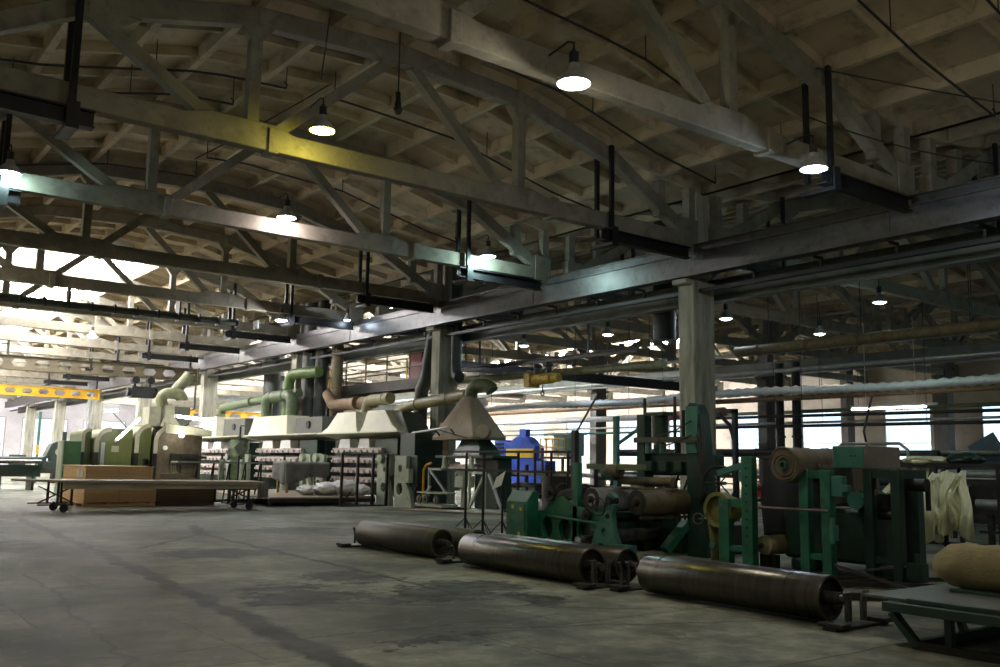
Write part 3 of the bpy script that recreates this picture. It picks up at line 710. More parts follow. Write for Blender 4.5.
# thin conduits with hooks under the slabs of the near bay
G12, G23, G34, G01 = 'between the first and second roof trusses', 'between the second and third roof trusses', 'between the third and fourth roof trusses', 'on the camera side of the first roof truss'
for (y, x0, x1, lab) in ((12.9, 2, 8.2, 'left half and nearer, ' + G12), (14.6, 2.5, 6.8, 'left half and farther, ' + G12), (18.8, 2.5, 8.2, 'left half and nearer, ' + G23), (20.4, 3, 7.6, 'left half and farther, ' + G23), (12.4, 8.6, 17.4, 'right half and nearer, ' + G12),
        (14.8, 9.6, 18.0, 'right half and farther, ' + G12), (24.8, 8.6, 17, 'right half, ' + G34), (18.8, 9.4, 18.2, 'right half, ' + G23), (26.8, 4, 9, 'left half, ' + G34), (8.2, 11, 18.5, 'farther one ' + G01), (6.6, 12, 18.5, 'nearer one ' + G01)):
    mb = MB(); pts = []
    for k in range(9):
        x = x0 + (x1 - x0) * k / 8; pts.append((x, y, roofz(x - 9.6) - .38))
    mb.tube(pts, .026, 6)
    for k in (0, 4, 8):
        p = V(pts[k]); mb.cyl(p, p + V((0, 0, .66)), .012, 6)
    p = V(pts[-1]); mb.tube([p, p + V((.02, 0, .1)), p + V((-.06, 0, .14))], .018, 6)
    tag(mb.build('conduit', M['cable'], at=(x0, y, 9)), 'thin black conduit, ' + lab, 'conduit', 'thin conduits under the roof')
for a, b_, s, lab in (((5.3, 13.5, 9.2), (7.9, 12.4, 9.75), .02, 'slack black cable near the roof left of the dangling dead lamp'), ((14.6, 9.8, 8.0), (18.3, 8.2, 7.5), .12, 'slack black cable passing behind the hanger of the bluish-white lamp'), ((6.6, 19.8, 8.0), (8.6, 17.5, 9.5), .04, 'slack black cable climbing behind the second roof truss'),
        ((15.2, 10, 9.2), (18.3, 7.2, 8.3), .03, 'slack black cable running right from the top of the nearest hanger'), ((7.4, 15.4, 8.6), (6.0, 12, 9.6), .05, 'slack black cable climbing left from the yellow lamp')):
    mb = MB(); a, b_ = V(a), V(b_)
    mb.tube([a.lerp(b_, i / 10) - V((0, 0, s * 4 * (i / 10) * (1 - i / 10))) for i in range(11)], .014, 6)
    tag(mb.build('electric_cable', M['cable'], at=tuple(a)), lab, 'cable', 'slack roof cables')

# ---------------------------------------------------------------- ducts and platform along the column row
def duct(label, pts, r, m, bands=(), name='air_duct', endm=None):
    t = thing(name, label, 'duct', tuple(pts[0]), 'extraction ducts by the column row')
    mb = MB(); mb.tube(pts, r, 18); mb.build('duct_run', m, t)
    for p, d in bands:
        p, d = V(p), V(d).normalized() * .035; mb = MB(); mb.cyl(p - d, p + d, r * 1.1, 18); mb.build('joint_band', m, t)
    return t
def up(x, y, z0, z1, r, m, label):
    return duct(label, [(x, y, z0), (x, y, z1)], r, m, [((x, y, z0 + (z1 - z0) * k / 4), (0, 0, 1)) for k in (1, 2, 3)])
up(20.6, 46.9, 0, 8.75, .52, M['ductd'], 'thick dark green vertical duct left of the cream hoods, farthest of the row')
up(19.17, 39.5, 0, 8.75, .43, M['ductd'], 'dark vertical duct behind the bright green elbow pipe')
up(19.17, 38.45, 0, 8.75, .3, M['ductd'], 'dark vertical duct just right of the bright green elbow pipe')
up(19.2, 37.0, 0, 8.75, .26, M['rustp'], 'slim brown vertical duct passing through the railed platform')
duct('dark slanted duct leaning beside the second column', [(19.1, 29.95, 2.6), (19.1, 29.9, 4.2), (19.15, 29.7, 4.6), (19.18, 29.2, 6.6), (19.18, 29.15, 8.75)], .26, M['ductd'])
duct('dark vertical duct with a curved open mouth right of the slanted duct', [(19.2, 27.8, 8.75), (19.2, 27.8, 5.3)] + elbow((19.2, 27.8, 5.0), (19.2, 27.8, 4.6), (19.1, 27.0, 4.55), .3), .21, M['ductd'])
up(20.4, 18.75, 5.2, 8.75, .34, M['black'], 'black vertical duct left of the tall concrete column')
duct('bright green elbow duct rising behind the middle cream hood', [(18.0, 39.3, 3.3)] + elbow((18.0, 39.3, 4.2), (18.0, 39.3, 5.35), (18.3, 38.0, 5.4), .5) + [(18.5, 37.3, 5.4)], .24, M['ductb'], [((18.0, 39.3, 4.75), (0, 0, 1))])
duct('green twin-elbow duct on top of the middle cream hood', [(17.6, 40.7, 3.4)] + elbow((17.6, 40.7, 3.6), (17.6, 40.7, 4.35), (17.6, 38.2, 4.35), .45) + elbow((17.6, 40.7, 4.35), (17.6, 38.0, 4.35), (17.6, 38.0, 3.4), .45) + [(17.6, 38.0, 3.4)], .26, M['duct'], [((17.6, 40.0, 4.35), (0, 1, 0)), ((17.6, 38.7, 4.35), (0, 1, 0)), ((17.6, 38, 3.7), (0, 0, 1))])
duct('grey-green duct bending down to the farthest cream hood', [(18.0, 46.9, 3.5)] + elbow((17.9, 46.9, 3.5), (17.8, 46.9, 4.1), (17.8, 44, 4.25), .5) + [(18.2, 38.6, 4.5)], .2, M['duct'], [((17.9, 43.2, 4.29), (0, 1, .05)), ((18.1, 40.2, 4.43), (0, 1, .05))])
duct('brown horizontal duct over the nearest cream hood', [(18.9, 37.2, 4.4)] + elbow((18.9, 37, 4.1), (18.6, 36.0, 3.85), (17.9, 33.9, 3.82), .3) + [(17.8, 31.2, 3.75)], .24, M['rust'], [((17.85, 32.6, 3.79), (0, 1, 0))])
duct('pale olive elbow duct over the nearest cream hood', [(17.7, 31.6, 3.3)] + elbow((17.7, 31.6, 3.4), (17.7, 31.4, 3.82), (17.7, 30.6, 3.84), .25) + [(17.7, 29.8, 3.84)], .22, M['ducto'], [((17.7, 30.2, 3.84), (0, 1, 0))])
t = duct('long pale olive duct leading from the tan pyramid hood', [(18.0, 25.3, 3.78), (17.85, 28.7, 3.52), (17.9, 29.6, 3.3)], .2, M['ducto'], [((17.95, 26.4, 3.70), (0, -1, .07)), ((17.87, 28.2, 3.56), (0, 1, -.07))])
duct('green hooked elbow on top of the tan pyramid hood', [(18.0, 25.15, 3.5)] + elbow((18.0, 25.15, 3.6), (18.0, 25.1, 4.05), (18.15, 24.5, 4.05), .3) + elbow((18.0, 25.1, 4.05), (18.2, 24.4, 4.05), (18.3, 24.2, 3.65), .22), .22, M['duct'])

t = thing('railed_platform', 'raised steel platform with yellow-flecked railings above the cream hoods', 'platform', (20.6, 35.5, 4.5))
mb = MB(); mb.box(19.95, 20.95, 30.3, 41.2, 4.6, 4.75); mb.build('deck', M['rustp'], t)
mb = MB(); mb.box(19.9, 19.97, 30.3, 41.2, 4.45, 4.85); mb.box(20.9, 20.98, 30.3, 41.2, 4.45, 4.8); mb.build('edge_beam', M['dark'], t)
for k in range(7):
    y = 30.4 + 1.78 * k
    mb = MB(); mb.box(19.92, 19.97, y - .025, y + .025, 4.75, 5.95); mb.build('railing_post', M['castel'], t)
    if k % 2 == 0:
        mb = MB(); mb.box(20.9, 20.96, y - .03, y + .03, 4.75, 5.85); mb.build('railing_post', M['yellow'], t)
for z in (5.9, 5.35):
    for x in (19.95, 20.93):
        mb = MB(); mb.cyl((x, 30.3, z), (x, 41.2, z), .028, 8); mb.build('handrail', M['castel'], t)
mb = MB(); mb.bar((19.9, 36.2, 2.0), (19.9, 38.6, 4.6), .12, .12); mb.build('brace', M['black'], t)
for x, y in ((20, 41), (20.85, 41), (20.85, 30.5)):
    mb = MB(); mb.box(x - .07, x + .07, y - .1, y + .1, 0, 4.6); mb.build('support_leg', M['dark'], t)
for k, y in enumerate((31.0, 32.1)):
    t = thing('red_locker', 'dark red cabinet on the railed platform, %s' % ('right one of the pair' if k == 0 else 'left one of the pair'), 'cabinet', (20.5, y, 4.75), 'red cabinets on the platform')
    mb = MB(); mb.box(20.2, 20.85, y - .46, y + .46, 4.75, 6.0); mb.build('cabinet_body', M['red'], t, bevel=.02)
    mb = MB(); mb.box(20.18, 20.2, y - .4, y + .4, 4.82, 5.94); mb.build('door', M['red'], t)
# ---------------------------------------------------------------- rollers on the floor
def roller(label, x, y0, y1, r, m, zc=None, dirt='dark'):
    """y0 is the end nearer the camera"""
    zc = zc or r + .02
    t = thing('steel_roller', label, 'roller', (x, (y0 + y1) / 2, zc - r), 'steel rollers lying on the floor')
    mb = MB(); mb.lathe([(r - .03, 0), (r - .008, 0), (r, .012), (r, y1 - y0 - .012), (r - .008, y1 - y0), (r - .03, y1 - y0)], (x, y0, zc), (0, 1, 0), 44)
    mb.lathe([(r - .03, 0), (r - .03, .1)], (x, y0, zc), (0, 1, 0), 44); mb.lathe([(r - .03, y1 - y0), (r - .03, y1 - y0 - .1)], (x, y0, zc), (0, 1, 0), 44)
    mb.build('shell', m, t)
    for e, s in ((y0, 1), (y1, -1)):
        mb = MB(); mb.lathe([(.05, .09), (r * .45, .075), (r - .031, .07), (r - .031, .1), (.05, .1)], (x, e, zc), (0, s, 0), 32, True)
        for k in range(6):
            a = 2 * PI * k / 6 + .3; c = (x + math.cos(a) * r * .62, e + s * .07, zc + math.sin(a) * r * .62); mb.cyl(c, (c[0], c[1] - s * .015, c[2]), .014, 6)
        mb.build('end_disc', M[dirt], t)
        mb = MB(); mb.cyl((x, e + s * .12, zc), (x, e - s * .10, zc), r * .30, 20); mb.cyl((x, e - s * .10, zc), (x, e - s * .19, zc), r * .23, 20); mb.build('journal', M['iron'], t)
    return t
roller('greenish steel roller at the far end of the row, front of the back pair', 8.46, 12.5, 14.95, .225, M['rollerg'])
roller('greenish steel roller hidden behind its twin in the back pair', 9.05, 12.35, 14.9, .215, M['rollerg'])
roller('shiny steel roller with bright lengthwise streaks, front of the middle pair', 8.28, 8.86, 11.5, .23, M['roller'])
roller('steel roller tucked behind the streaked one in the middle pair', 8.8, 8.75, 11.45, .22, M['roller'])
roller('brown steel roller nearest the camera, lying alone at the right', 8.42, 5.55, 8.0, .225, M['roller'])
def stand(label, x, y, w=.62, prongs=(-.2, -.12, .12, .2), h=.34):
    t = thing('roller_stand', label, 'stand', (x, y, 0), 'roller stands on the floor')
    mb = MB(); mb.box(x - w / 2, x + w / 2, y - .07, y + .07, 0, .03); mb.box(x - w / 2, x - w / 2 + .16, y - .13, y + .13, .03, .07); mb.box(x + w / 2 - .16, x + w / 2, y - .13, y + .13, .03, .07); mb.build('base_plate', M['dark'], t, bevel=.005)
    for p in prongs:
        mb = MB(); mb.tube([(x + p, y, .06), (x + p, y, h * .75), (x + p * 1.05 + (.03 if p > 0 else -.03), y - .01, h)], .019, 8); mb.build('prong', M['iron'], t)
    return t
stand('roller stand under the far end of the back pair', 8.5, 15.05, 1.0, (-.2, .2))
stand('roller stand between the back pair and the middle pair', 8.6, 11.98, 1.1, (-.28, -.02, .22, .5), .26)
stand('roller stand under the near end of the front streaked roller', 8.28, 8.7, .7, (-.14, -.09, .09, .14))
stand('wide roller stand between the middle pair and the nearest roller', 8.72, 8.36, 1.1, (-.42, -.3, .05, .12))
stand('roller stand with four upright prongs at the near end of the nearest roller', 8.44, 5.3, .9, (-.16, -.10, .10, .16))

# ---------------------------------------------------------------- rewinding machine with its control cabinet
t = thing('control_cabinet', 'green control cabinet with sloping top and yellow stickers beside the rewinding machine', 'cabinet', (11.6, 14.2, 0))
mb = MB(); mb.loft([[(11.3, 13.9, 0), (11.6, 13.9, 0), (11.6, 14.52, 0), (11.3, 14.52, 0)], [(11.3, 13.9, .80), (11.6, 13.9, .80), (11.6, 14.52, .80), (11.3, 14.52, .80)], [(11.45, 13.9, 1.0), (11.6, 13.9, 1.0), (11.6, 14.52, 1.0), (11.45, 14.52, 1.0)]]); mb.build('cabinet_body', M['green'], t, bevel=.015)
mb = MB(); mb.box(11.285, 11.3, 13.96, 14.46, .08, .74); mb.build('door', M['green'], t)
for y, z in ((14.3, .70), (14.1, .2), (14.05, .66)):
    mb = MB(); mb.box(11.275, 11.286, y - .03, y + .03, z - .03, z + .035); mb.build('sticker', M['signy'], t)
mb = MB(); mb.cyl((11.26, 14.4, .45), (11.29, 14.4, .45), .03, 12); mb.build('door_handle', M['iron'], t)

t = thing('rewinding_machine', 'green rewinding machine with a pierced bed, big rolls and a tall dark upright', 'machine', (12.6, 12.2, 0))
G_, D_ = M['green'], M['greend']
bed = [(12.15, 0), (14.0, 0), (14.0, .62), (13.75, .68), (13.6, .86), (13.3, .92), (13.05, .80), (12.55, .72), (12.15, .66)]
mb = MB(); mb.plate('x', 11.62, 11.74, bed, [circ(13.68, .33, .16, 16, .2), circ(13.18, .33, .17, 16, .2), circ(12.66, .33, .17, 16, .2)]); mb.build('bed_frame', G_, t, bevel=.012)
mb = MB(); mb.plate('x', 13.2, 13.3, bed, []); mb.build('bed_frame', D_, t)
mb = MB(); mb.box(11.74, 13.2, 12.2, 13.95, .05, .5); mb.box(11.74, 13.2, 12.3, 13.9, .6, .66); mb.build('bed_body', D_, t)
mb = MB(); mb.loft([[(11.7, 12.95, .88), (12.9, 12.95, .88), (12.9, 13.55, .88), (11.7, 13.55, .88)], [(11.72, 12.98, 1.12), (12.9, 12.98, 1.12), (12.9, 13.2, 1.02), (11.72, 13.42, 1.02)]]); mb.build('gear_cover', M['dark'], t, bevel=.02)
mb = MB(); mb.tube([(11.66, 14.0, .56), (11.56, 13.2, .54), (11.56, 12.2, .50), (11.62, 11.9, .48)], .025, 8); mb.build('guide_rail', G_, t)
for y in (13.62, 13.0):
    mb = MB(); mb.torus((11.95, y, 1.02), (.3, 1, 0), .13, .022, 20, 8); mb.build('hand_ring', M['dark'], t)
mb = MB(); mb.box(11.62, 11.74, 12.83, 12.97, 0, 1.55); mb.build('post', G_, t, bevel=.012)
mb = MB(); mb.box(11.9, 12.02, 11.5, 12.9, 1.44, 1.54); mb.build('cross_rail', M['duct'], t)
# curved pierced side frame
side = [(11.95, 0), (11.30, 0), (11.30, .2), (11.42, .42), (11.46, .7), (11.40, .86)] + [(11.50 + .12 * math.cos(math.radians(a)), .93 + .12 * math.sin(math.radians(a))) for a in range(-10, 181, 24)] + [(11.62, .80), (11.74, .6), (11.86, .42), (11.95, .2)]
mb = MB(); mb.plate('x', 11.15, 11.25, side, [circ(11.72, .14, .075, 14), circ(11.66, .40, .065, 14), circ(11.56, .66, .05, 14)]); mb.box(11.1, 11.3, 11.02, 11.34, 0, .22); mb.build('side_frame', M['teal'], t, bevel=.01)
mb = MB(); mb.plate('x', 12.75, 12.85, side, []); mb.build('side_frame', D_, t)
mb = MB(); mb.torus((11.1, 11.72, .82), (1, 0, .1), .15, .014, 22, 6); mb.cyl((11.1, 11.5, .93), (11.3, 11.5, .93), .07, 16); mb.build('hand_wheel', M['dark'], t)
# rolls across the machine
def cross_roll(name, x0, x1, y, z, r, m, core=True):
    o = MB(); o.cyl((x0, y, z), (x1, y, z), r, 36); ob = o.build(name, m, t)
    if core:
        c = MB(); c.ring((x0 - .012, y, z), (x0, y, z), r * .96, r * .55, 28); c.cyl((x0 - .12, y, z), (x0, y, z), r * .3, 16)
        c.build('roll_core', M['dark'], ob)
    return ob
cross_roll('polished_roll', 11.66, 13.4, 12.50, .90, .215, M['chrome'])
cross_roll('brown_roll', 11.38, 13.0, 11.1, .91, .21, M['broll'])
cross_roll('lower_shaft', 11.2, 13.0, 12.0, .30, .11, M['iron'])
mb = MB(); mb.cyl((13.05, 11.3, .98), (13.5, 11.3, .98), .17, 18, .11); mb.build('roll_chuck', M['teal'], t)
mb = MB(); mb.box(11.4, 13.3, 10.98, 11.06, .64, .68); mb.build('tie_bar', M['iron'], t)
mb = MB(); mb.bar((12.1, 11.15, .1), (12.55, 11.05, .56), .2, .12); mb.build('brace', G_, t)
mb = MB(); mb.box(12.9, 14.0, 10.75, 12.0, .02, .5); mb.build('machine_body', M['dark'], t)
# tall upright and press head
up_ = [(10.55, 0), (11.0, 0), (11.0, 2.55), (10.92, 2.62), (10.78, 2.6), (10.68, 2.4), (10.60, 1.6), (10.55, 1.0)]
mb = MB(); mb.plate('x', 12.5, 12.75, up_, [circ(10.86, 2.0, .05, 10, .12)]); mb.build('upright', D_, t, bevel=.015)
mb = MB(); mb.box(12.46, 12.5, 10.72, 10.98, 1.75, 2.55); mb.build('upright_panel', M['teal'], t)
mb = MB(); mb.box(12.5, 12.7, 12.0, 12.2, 0, 2.45); mb.build('upright', D_, t, bevel=.015)
mb = MB(); mb.box(12.42, 12.56, 10.7, 12.2, 1.93, 2.03); mb.build('guide_beam', M['hooddark'], t)
mb = MB(); mb.box(12.6, 13.4, 10.9, 12.1, 1.36, 1.74); mb.build('press_head', M['greend'], t, bevel=.03)
for y in (11.2, 11.55, 11.9):
    mb = MB(); mb.cyl((12.5, y, 1.74), (12.5, y, 1.95), .06, 12); mb.build('press_cylinder', M['teal'] if y > 11.3 else M['dark'], t)
    mb = MB(); mb.box(12.48, 12.6, y - .09, y + .09, 1.42, 1.6); mb.build('valve_block', M['greend'], t, bevel=.01)
mb = MB(); mb.cyl((12.62, 11.72, 2.03), (12.62, 11.72, 2.42), .15, 20); mb.box(12.45, 12.8, 11.5, 11.95, 2.42, 2.48); mb.build('air_cylinder', M['greend'], t)
for y in (11.35, 11.15, 12.08):
    mb = MB(); mb.cyl((12.6, y, 2.0), (12.6, y, 2.75 if y != 11.15 else 2.5), .03, 8); mb.build('screw_spindle', M['dark'], t)
mb = MB(); mb.cyl((12.1, 12.2, 1.25), (12.1, 10.95, 1.25), .075, 18); mb.cyl((12.1, 12.2, 1.12), (12.1, 10.95, 1.12), .03, 10); mb.build('pressure_roll', M['brownp'], t)
mb = MB(); mb.cyl((12.02, 12.5, 1.38), (12.02, 12.22, 1.38), .14, 16); mb.build('clamp_head', M['teal'], t)
mb = MB(); mb.cyl((11.98, 12.4, 1.42), (11.98, 12.1, 1.42), .12, 14); mb.build('clamp_collar', M['brownp'], t)
mb = MB(); mb.torus((12.3, 10.12, 1.25), (.9, .35, 0), .28, .022, 28, 8)
for k in range(4):
    a = PI * k / 4; d = V((-.35 * math.cos(a), .9 * math.cos(a), math.sin(a))) * .28; mb.cyl(V((12.3, 10.12, 1.25)) - d, V((12.3, 10.12, 1.25)) + d, .012, 6)
mb.cyl((12.2, 10.08, 1.25), (12.6, 10.25, 1.25), .03, 10); mb.build('hand_wheel', M['black'], t)
mb = MB(); mb.torus((12.2, 10.5, .66), (1, .3, 0), .09, .014, 20, 8); mb.cyl((12.2, 10.5, .66), (12.6, 10.6, .66), .015, 8); mb.build('hand_wheel', M['iron'], t)
mb = MB()
for k in range(5): mb.tube([(12.5, 10.6 + .06 * k, 2.4 - .1 * k), (12.35, 10.45 + .05 * k, 1.9), (12.4, 10.5, 1.3 - .05 * k), (12.5, 10.7, .9)], .014, 6)
mb.build('hose', M['cable'], t)
mb = MB()
for k in range(2): mb.tube([(12.45, 10.85, 2.3 - .25 * k), (12.3, 11.1, 2.12 - .2 * k), (12.3, 11.4, 2.05 - .2 * k), (12.5, 11.7, 2.06)], .013, 6)
mb.build('hose', M['cable'], t)

for y, z, r in ((13.55, .98, .13), (12.55, .62, .1)):
    mb = MB(); mb.cyl((11.56, y, z), (11.62, y, z), r, 24); mb.cyl((11.5, y, z), (11.56, y, z), r * .35, 12)
    for k in range(18):
        a = 2 * PI * k / 18; mb.box(11.565, 11.615, y + r * math.cos(a) - .012, y + r * math.cos(a) + .012, z + r * math.sin(a) - .012, z + r * math.sin(a) + .012)
    mb.build('gear_wheel', M['dark'], t)
mb = MB(); mb.cyl((11.05, 12.15, .2), (11.5, 12.0, .2), .12, 18); mb.build('motor', M['dark'], t)
mb = MB(); mb.cyl((11.0, 12.17, .2), (11.05, 12.15, .2), .09, 14); mb.build('motor_cap', M['galv'], t)
mb = MB(); mb.box(11.0, 11.6, 11.95, 12.25, 0, .09); mb.build('motor_base', M['dark'], t)
for y in (12.45, 13.0, 13.75):
    mb = MB(); mb.box(11.56, 11.62, y - .05, y + .05, .05, .16); mb.cyl((11.54, y, .1), (11.56, y, .1), .02, 8); mb.build('foot_bracket', G_, t)
mb = MB(); mb.box(11.66, 12.2, 12.95, 13.5, .66, .84); mb.build('saddle', G_, t, bevel=.02)
mb = MB(); mb.loft([[(11.7, 12.35, .66), (12.0, 12.35, .66), (12.0, 12.75, .66), (11.7, 12.75, .66)], [(11.74, 12.42, .82), (11.95, 12.42, .82), (11.95, 12.6, .82), (11.74, 12.6, .82)]]); mb.build('bearing_housing', M['teal'], t, bevel=.01)
for y in (11.0, 11.25, 11.5):
    mb = MB(); mb.tube([(12.85, y, 1.36), (12.7, y + .05, 1.0), (12.75, y, .5)], .02, 6); mb.build('hose', M['cable'], t)

# ---------------------------------------------------------------- fabric unwinding stands at the right
def gframe(label, y0, y1, h0, h1, x=11.6, m=None, m2=None, w=.15, name='unwinding_frame'):
    """two posts along Y in the plane X=x, y0 the far post"""
    m = m or M['green']
    t = thing(name, label, 'frame', (x, (y0 + y1) / 2, 0), 'green unwinding frames')
    for y, h in ((y0, h0), (y1, h1)):
        mb = MB(); mb.box(x, x + .14, y - w / 2, y + w / 2, 0, h); mb.build('post', m, t, bevel=.01)
    mb = MB(); mb.box(x + .02, x + .12, y1 + w / 2, y0 - w / 2, .26, .34); mb.build('cross_bar', m, t)
    mb = MB(); zt = min(h0, h1) - .12; mb.box(x + .02, x + .12, y1 + w / 2, y0 - w / 2, zt, zt + .12); mb.build('cross_bar', m, t)
    mb = MB(); mb.box(x - .04, x + .22, y1 - .16, y0 + .16, 0, .045); mb.build('foot', m, t)
    return t
t = gframe('stepped green frame with a tall and a short post beside the yellow drum', 9.48, 9.04, 1.04, 1.68, w=.2)
mb = MB(); mb.bar((11.68, 9.15, 1.55), (11.68, 9.62, 1.42), .1, .09); mb.box(11.62, 11.75, 9.12, 9.2, 1.3, 1.45); mb.build('bearing_arm', M['teal'], t)
mb = MB()
for k in range(9): mb.cyl((11.585, 9.04, .5 + .125 * k), (11.6, 9.04, .5 + .125 * k), .016, 8)
mb.build('bolt', M['dark'], t)
t = gframe('green frame with two equal posts holding up the brown fabric roll', 8.05, 7.70, 1.5, 1.5, w=.15)
mb = MB(); mb.box(11.62, 11.74, 7.44, 7.62, 1.14, 1.42); mb.box(11.62, 11.72, 7.36, 7.46, 1.2, 1.3); mb.build('bearing_block', M['teal'], t, bevel=.01)
mb = MB(); mb.box(11.55, 11.6, 7.5, 7.62, .55, .75); mb.cyl((11.55, 7.56, .5), (11.55, 7.56, .85), .03, 8); mb.build('switch_box', M['teal'], t)
mb = MB(); mb.cyl((11.52, 8.75, .94), (11.52, 7.6, .94), .022, 8); mb.build('tie_rod', M['iron'], t)
t = gframe('dark green far frame under the grey control box', 7.27, 6.87, 1.52, 1.52, x=11.95, m=M['greend'], w=.13)
mb = MB(); mb.box(12.1, 12.7, 6.82, 6.92, 1.4, 1.52); mb.box(12.5, 12.66, 6.85, 7.2, 0, 1.5); mb.build('rear_post', M['greend'], t)
mb = MB(); mb.cyl((12.3, 6.6, 1.32), (12.3, 6.85, 1.32), .09, 14); mb.bar((12.35, 6.62, 1.3), (12.35, 6.62, .98), .05, .05); mb.build('lever_bracket', M['black'], t)
mb = MB(); mb.box(12.0, 12.15, 6.55, 6.78, .08, .3); mb.cyl((12.07, 6.65, .3), (12.07, 6.65, .42), .04, 10); mb.build('valve', M['greend'], t)
t = thing('control_box', 'control box with bright green end and grey side on top of the dark green frame', 'box', (12.4, 7.4, 1.52))
mb = MB(); mb.box(11.9, 12.8, 7.25, 7.76, 1.53, 1.84); mb.build('box_body', M['hoodgrey'], t, bevel=.01)
mb = MB(); mb.box(11.89, 11.9, 7.27, 7.74, 1.54, 1.83); mb.build('end_panel', M['teal'], t)
for y in (7.4, 7.46):
    mb = MB(); mb.cyl((11.88, y, 1.7), (11.89, y, 1.7), .012, 8); mb.build('button', M['dark'], t)
# body of the unwinder between the frames
t = thing('unwinder_body', 'dark green drive body with motor between the unwinding frames', 'machine', (12.9, 8, 0))
mb = MB(); mb.box(12.3, 13.2, 7.4, 8.9, .18, .95); mb.box(12.3, 13.1, 7.3, 7.5, 0, .2); mb.box(12.3, 13.1, 8.6, 8.8, 0, .2); mb.build('housing', M['greend'], t, bevel=.05)
mb = MB(); mb.cyl((12.1, 7.55, 1.08), (12.75, 7.55, 1.08), .13, 20); mb.build('motor', M['teal'], t)
mb = MB(); mb.cyl((12.3, 7.3, 1.02), (12.3, 7.1, 1.02), .17, 18); mb.cyl((12.2, 7.25, .9), (12.2, 7.0, .9), .07, 12); mb.build('coupling', M['dark'], t)
mb = MB(); mb.blob((12.05, 7.25, 1.2), (.07, .06, .08), None, 12, 8); mb.build('indicator', M['rust'], t)
# hanging black rubber web
t = thing('rubber_web', 'navy-black rubber web hanging flat between the two green frames', 'rubber sheet', (12.1, 8.6, .45))
mb = MB(); mb.grid(lambda u, v: (12.3 + .1 * v * v + .02 * math.sin(9 * u), 9.32 - 1.1 * u, 1.7 - 1.25 * v), 12, 14); mb.build('hanging_sheet', M['rubber'], t, solid=.03)
mb = MB(); mb.box(12.28, 12.36, 8.25, 9.34, 1.66, 1.72); mb.build('clamp_bar', M['dark'], t)
# fabric roll on top
t = thing('fabric_roll', 'big roll of brown fabric with a spiral end and a loose hanging flap', 'fabric roll', (12.4, 8.25, 1.3))
mb = MB()
def frr(k, i):
    return .27 + .012 * math.sin(3 * k + 5 * i) + .01 * math.sin(11 * i)
rings = []
for i in range(25):
    x = 11.5 + 2.1 * i / 24; rr_ = .25 + .014 * math.sin(i * 2.4) - .05 * (i / 24) ** 4
    rings.append([(x, 8.28 + rr_ * math.cos(a) * (1 + .02 * math.sin(3 * a + i)), 1.56 + rr_ * math.sin(a) * (1 + .02 * math.sin(2 * a + i))) for a in [2 * PI * k / 28 for k in range(28)]])
mb.loft(rings, False)
mb.build('roll', M['fabric'], t, smooth=60)
mb = MB(); sp = []
for k in range(70):
    a = k * .27; r_ = (.248 - .0027 * k) * (1 + .07 * math.sin(a * 1.37) + .04 * math.sin(a * .61)); sp.append((11.49 + .012 * math.sin(a * 2.1), 8.28 + r_ * math.cos(a), 1.56 + r_ * math.sin(a)))
mb.tube(sp, .013, 6); mb.build('spiral_edge', M['fabric'], t)
mb = MB(); mb.cyl((11.50, 8.28, 1.56), (11.58, 8.28, 1.56), .244, 28); mb.build('inner_layers', M['fabric'], t)
mb = MB(); mb.ring((11.44, 8.28, 1.56), (11.6, 8.28, 1.56), .06, .045, 18); mb.build('core_tube', M['teal'], t)
mb = MB(); mb.grid(lambda u, v: (11.95 + 1.5 * u, 8.28 - .255 * math.cos(v * .6) - .06 * v + .02 * math.sin(11 * u), 1.56 + .02 - v * .62 + .05 * u * v), 18, 10); mb.build('loose_flap', M['fabric'], t, solid=.02)
# yellow drum and sheet at the left end of the unwinder
t = thing('yellow_drum', 'dull yellow drum with a curved yellow sheet hanging from it at the left green frame', 'drum', (11.9, 9.7, .1))
mb = MB(); mb.ring((11.62, 9.62, .86), (11.8, 9.62, .86), .27, .21, 32); mb.cyl((11.7, 9.62, .86), (12.0, 9.62, .86), .2, 28); mb.build('drum_body', M['ylw'], t)
mb = MB(); mb.grid(lambda u, v: (11.62 + .5 * u, 9.84 - .03 * math.sin(3 * v) - .10 * v, .80 - .72 * v), 4, 10); mb.build('hanging_sheet', M['ylw'], t, solid=.02)
mb = MB(); mb.cyl((11.58, 9.70, .32), (11.62, 9.70, .32), .05, 12); mb.build('hub_bolt', M['teal'], t)
t = thing('beige_roll', 'beige wrapped roll lying low behind the left green frame', 'roll', (12.6, 9.0, .2))
mb = MB(); mb.tube([(11.9, 9.0, .36), (11.95, 9.0, .36), (13.2, 8.95, .36), (13.32, 8.95, .36)], [.06, .145, .15, .08], 22); mb.build('wrapped_roll', M['beige'], t)
mb = MB(); mb.cyl((11.8, 9.0, .36), (13.45, 8.95, .36), .035, 10); mb.build('spindle', M['iron'], t)
for x in (12.0, 13.1):
    mb = MB(); mb.box(x, x + .1, 8.83, 9.12, 0, .22); mb.build('cradle', M['dark'], t)
t = thing('red_fitting', 'small dark red motor fitting on top behind the stepped green frame', 'motor', (12.4, 9.3, 1.1))
mb = MB(); mb.cyl((12.3, 9.35, 1.24), (12.62, 9.35, 1.24), .075, 16); mb.box(12.3, 12.6, 9.3, 9.4, 1.05, 1.2); mb.build('motor_body', M['redc'], t)
mb = MB(); mb.cyl((12.22, 9.35, 1.24), (12.3, 9.35, 1.24), .05, 12); mb.build('end_cap', M['white'], t)

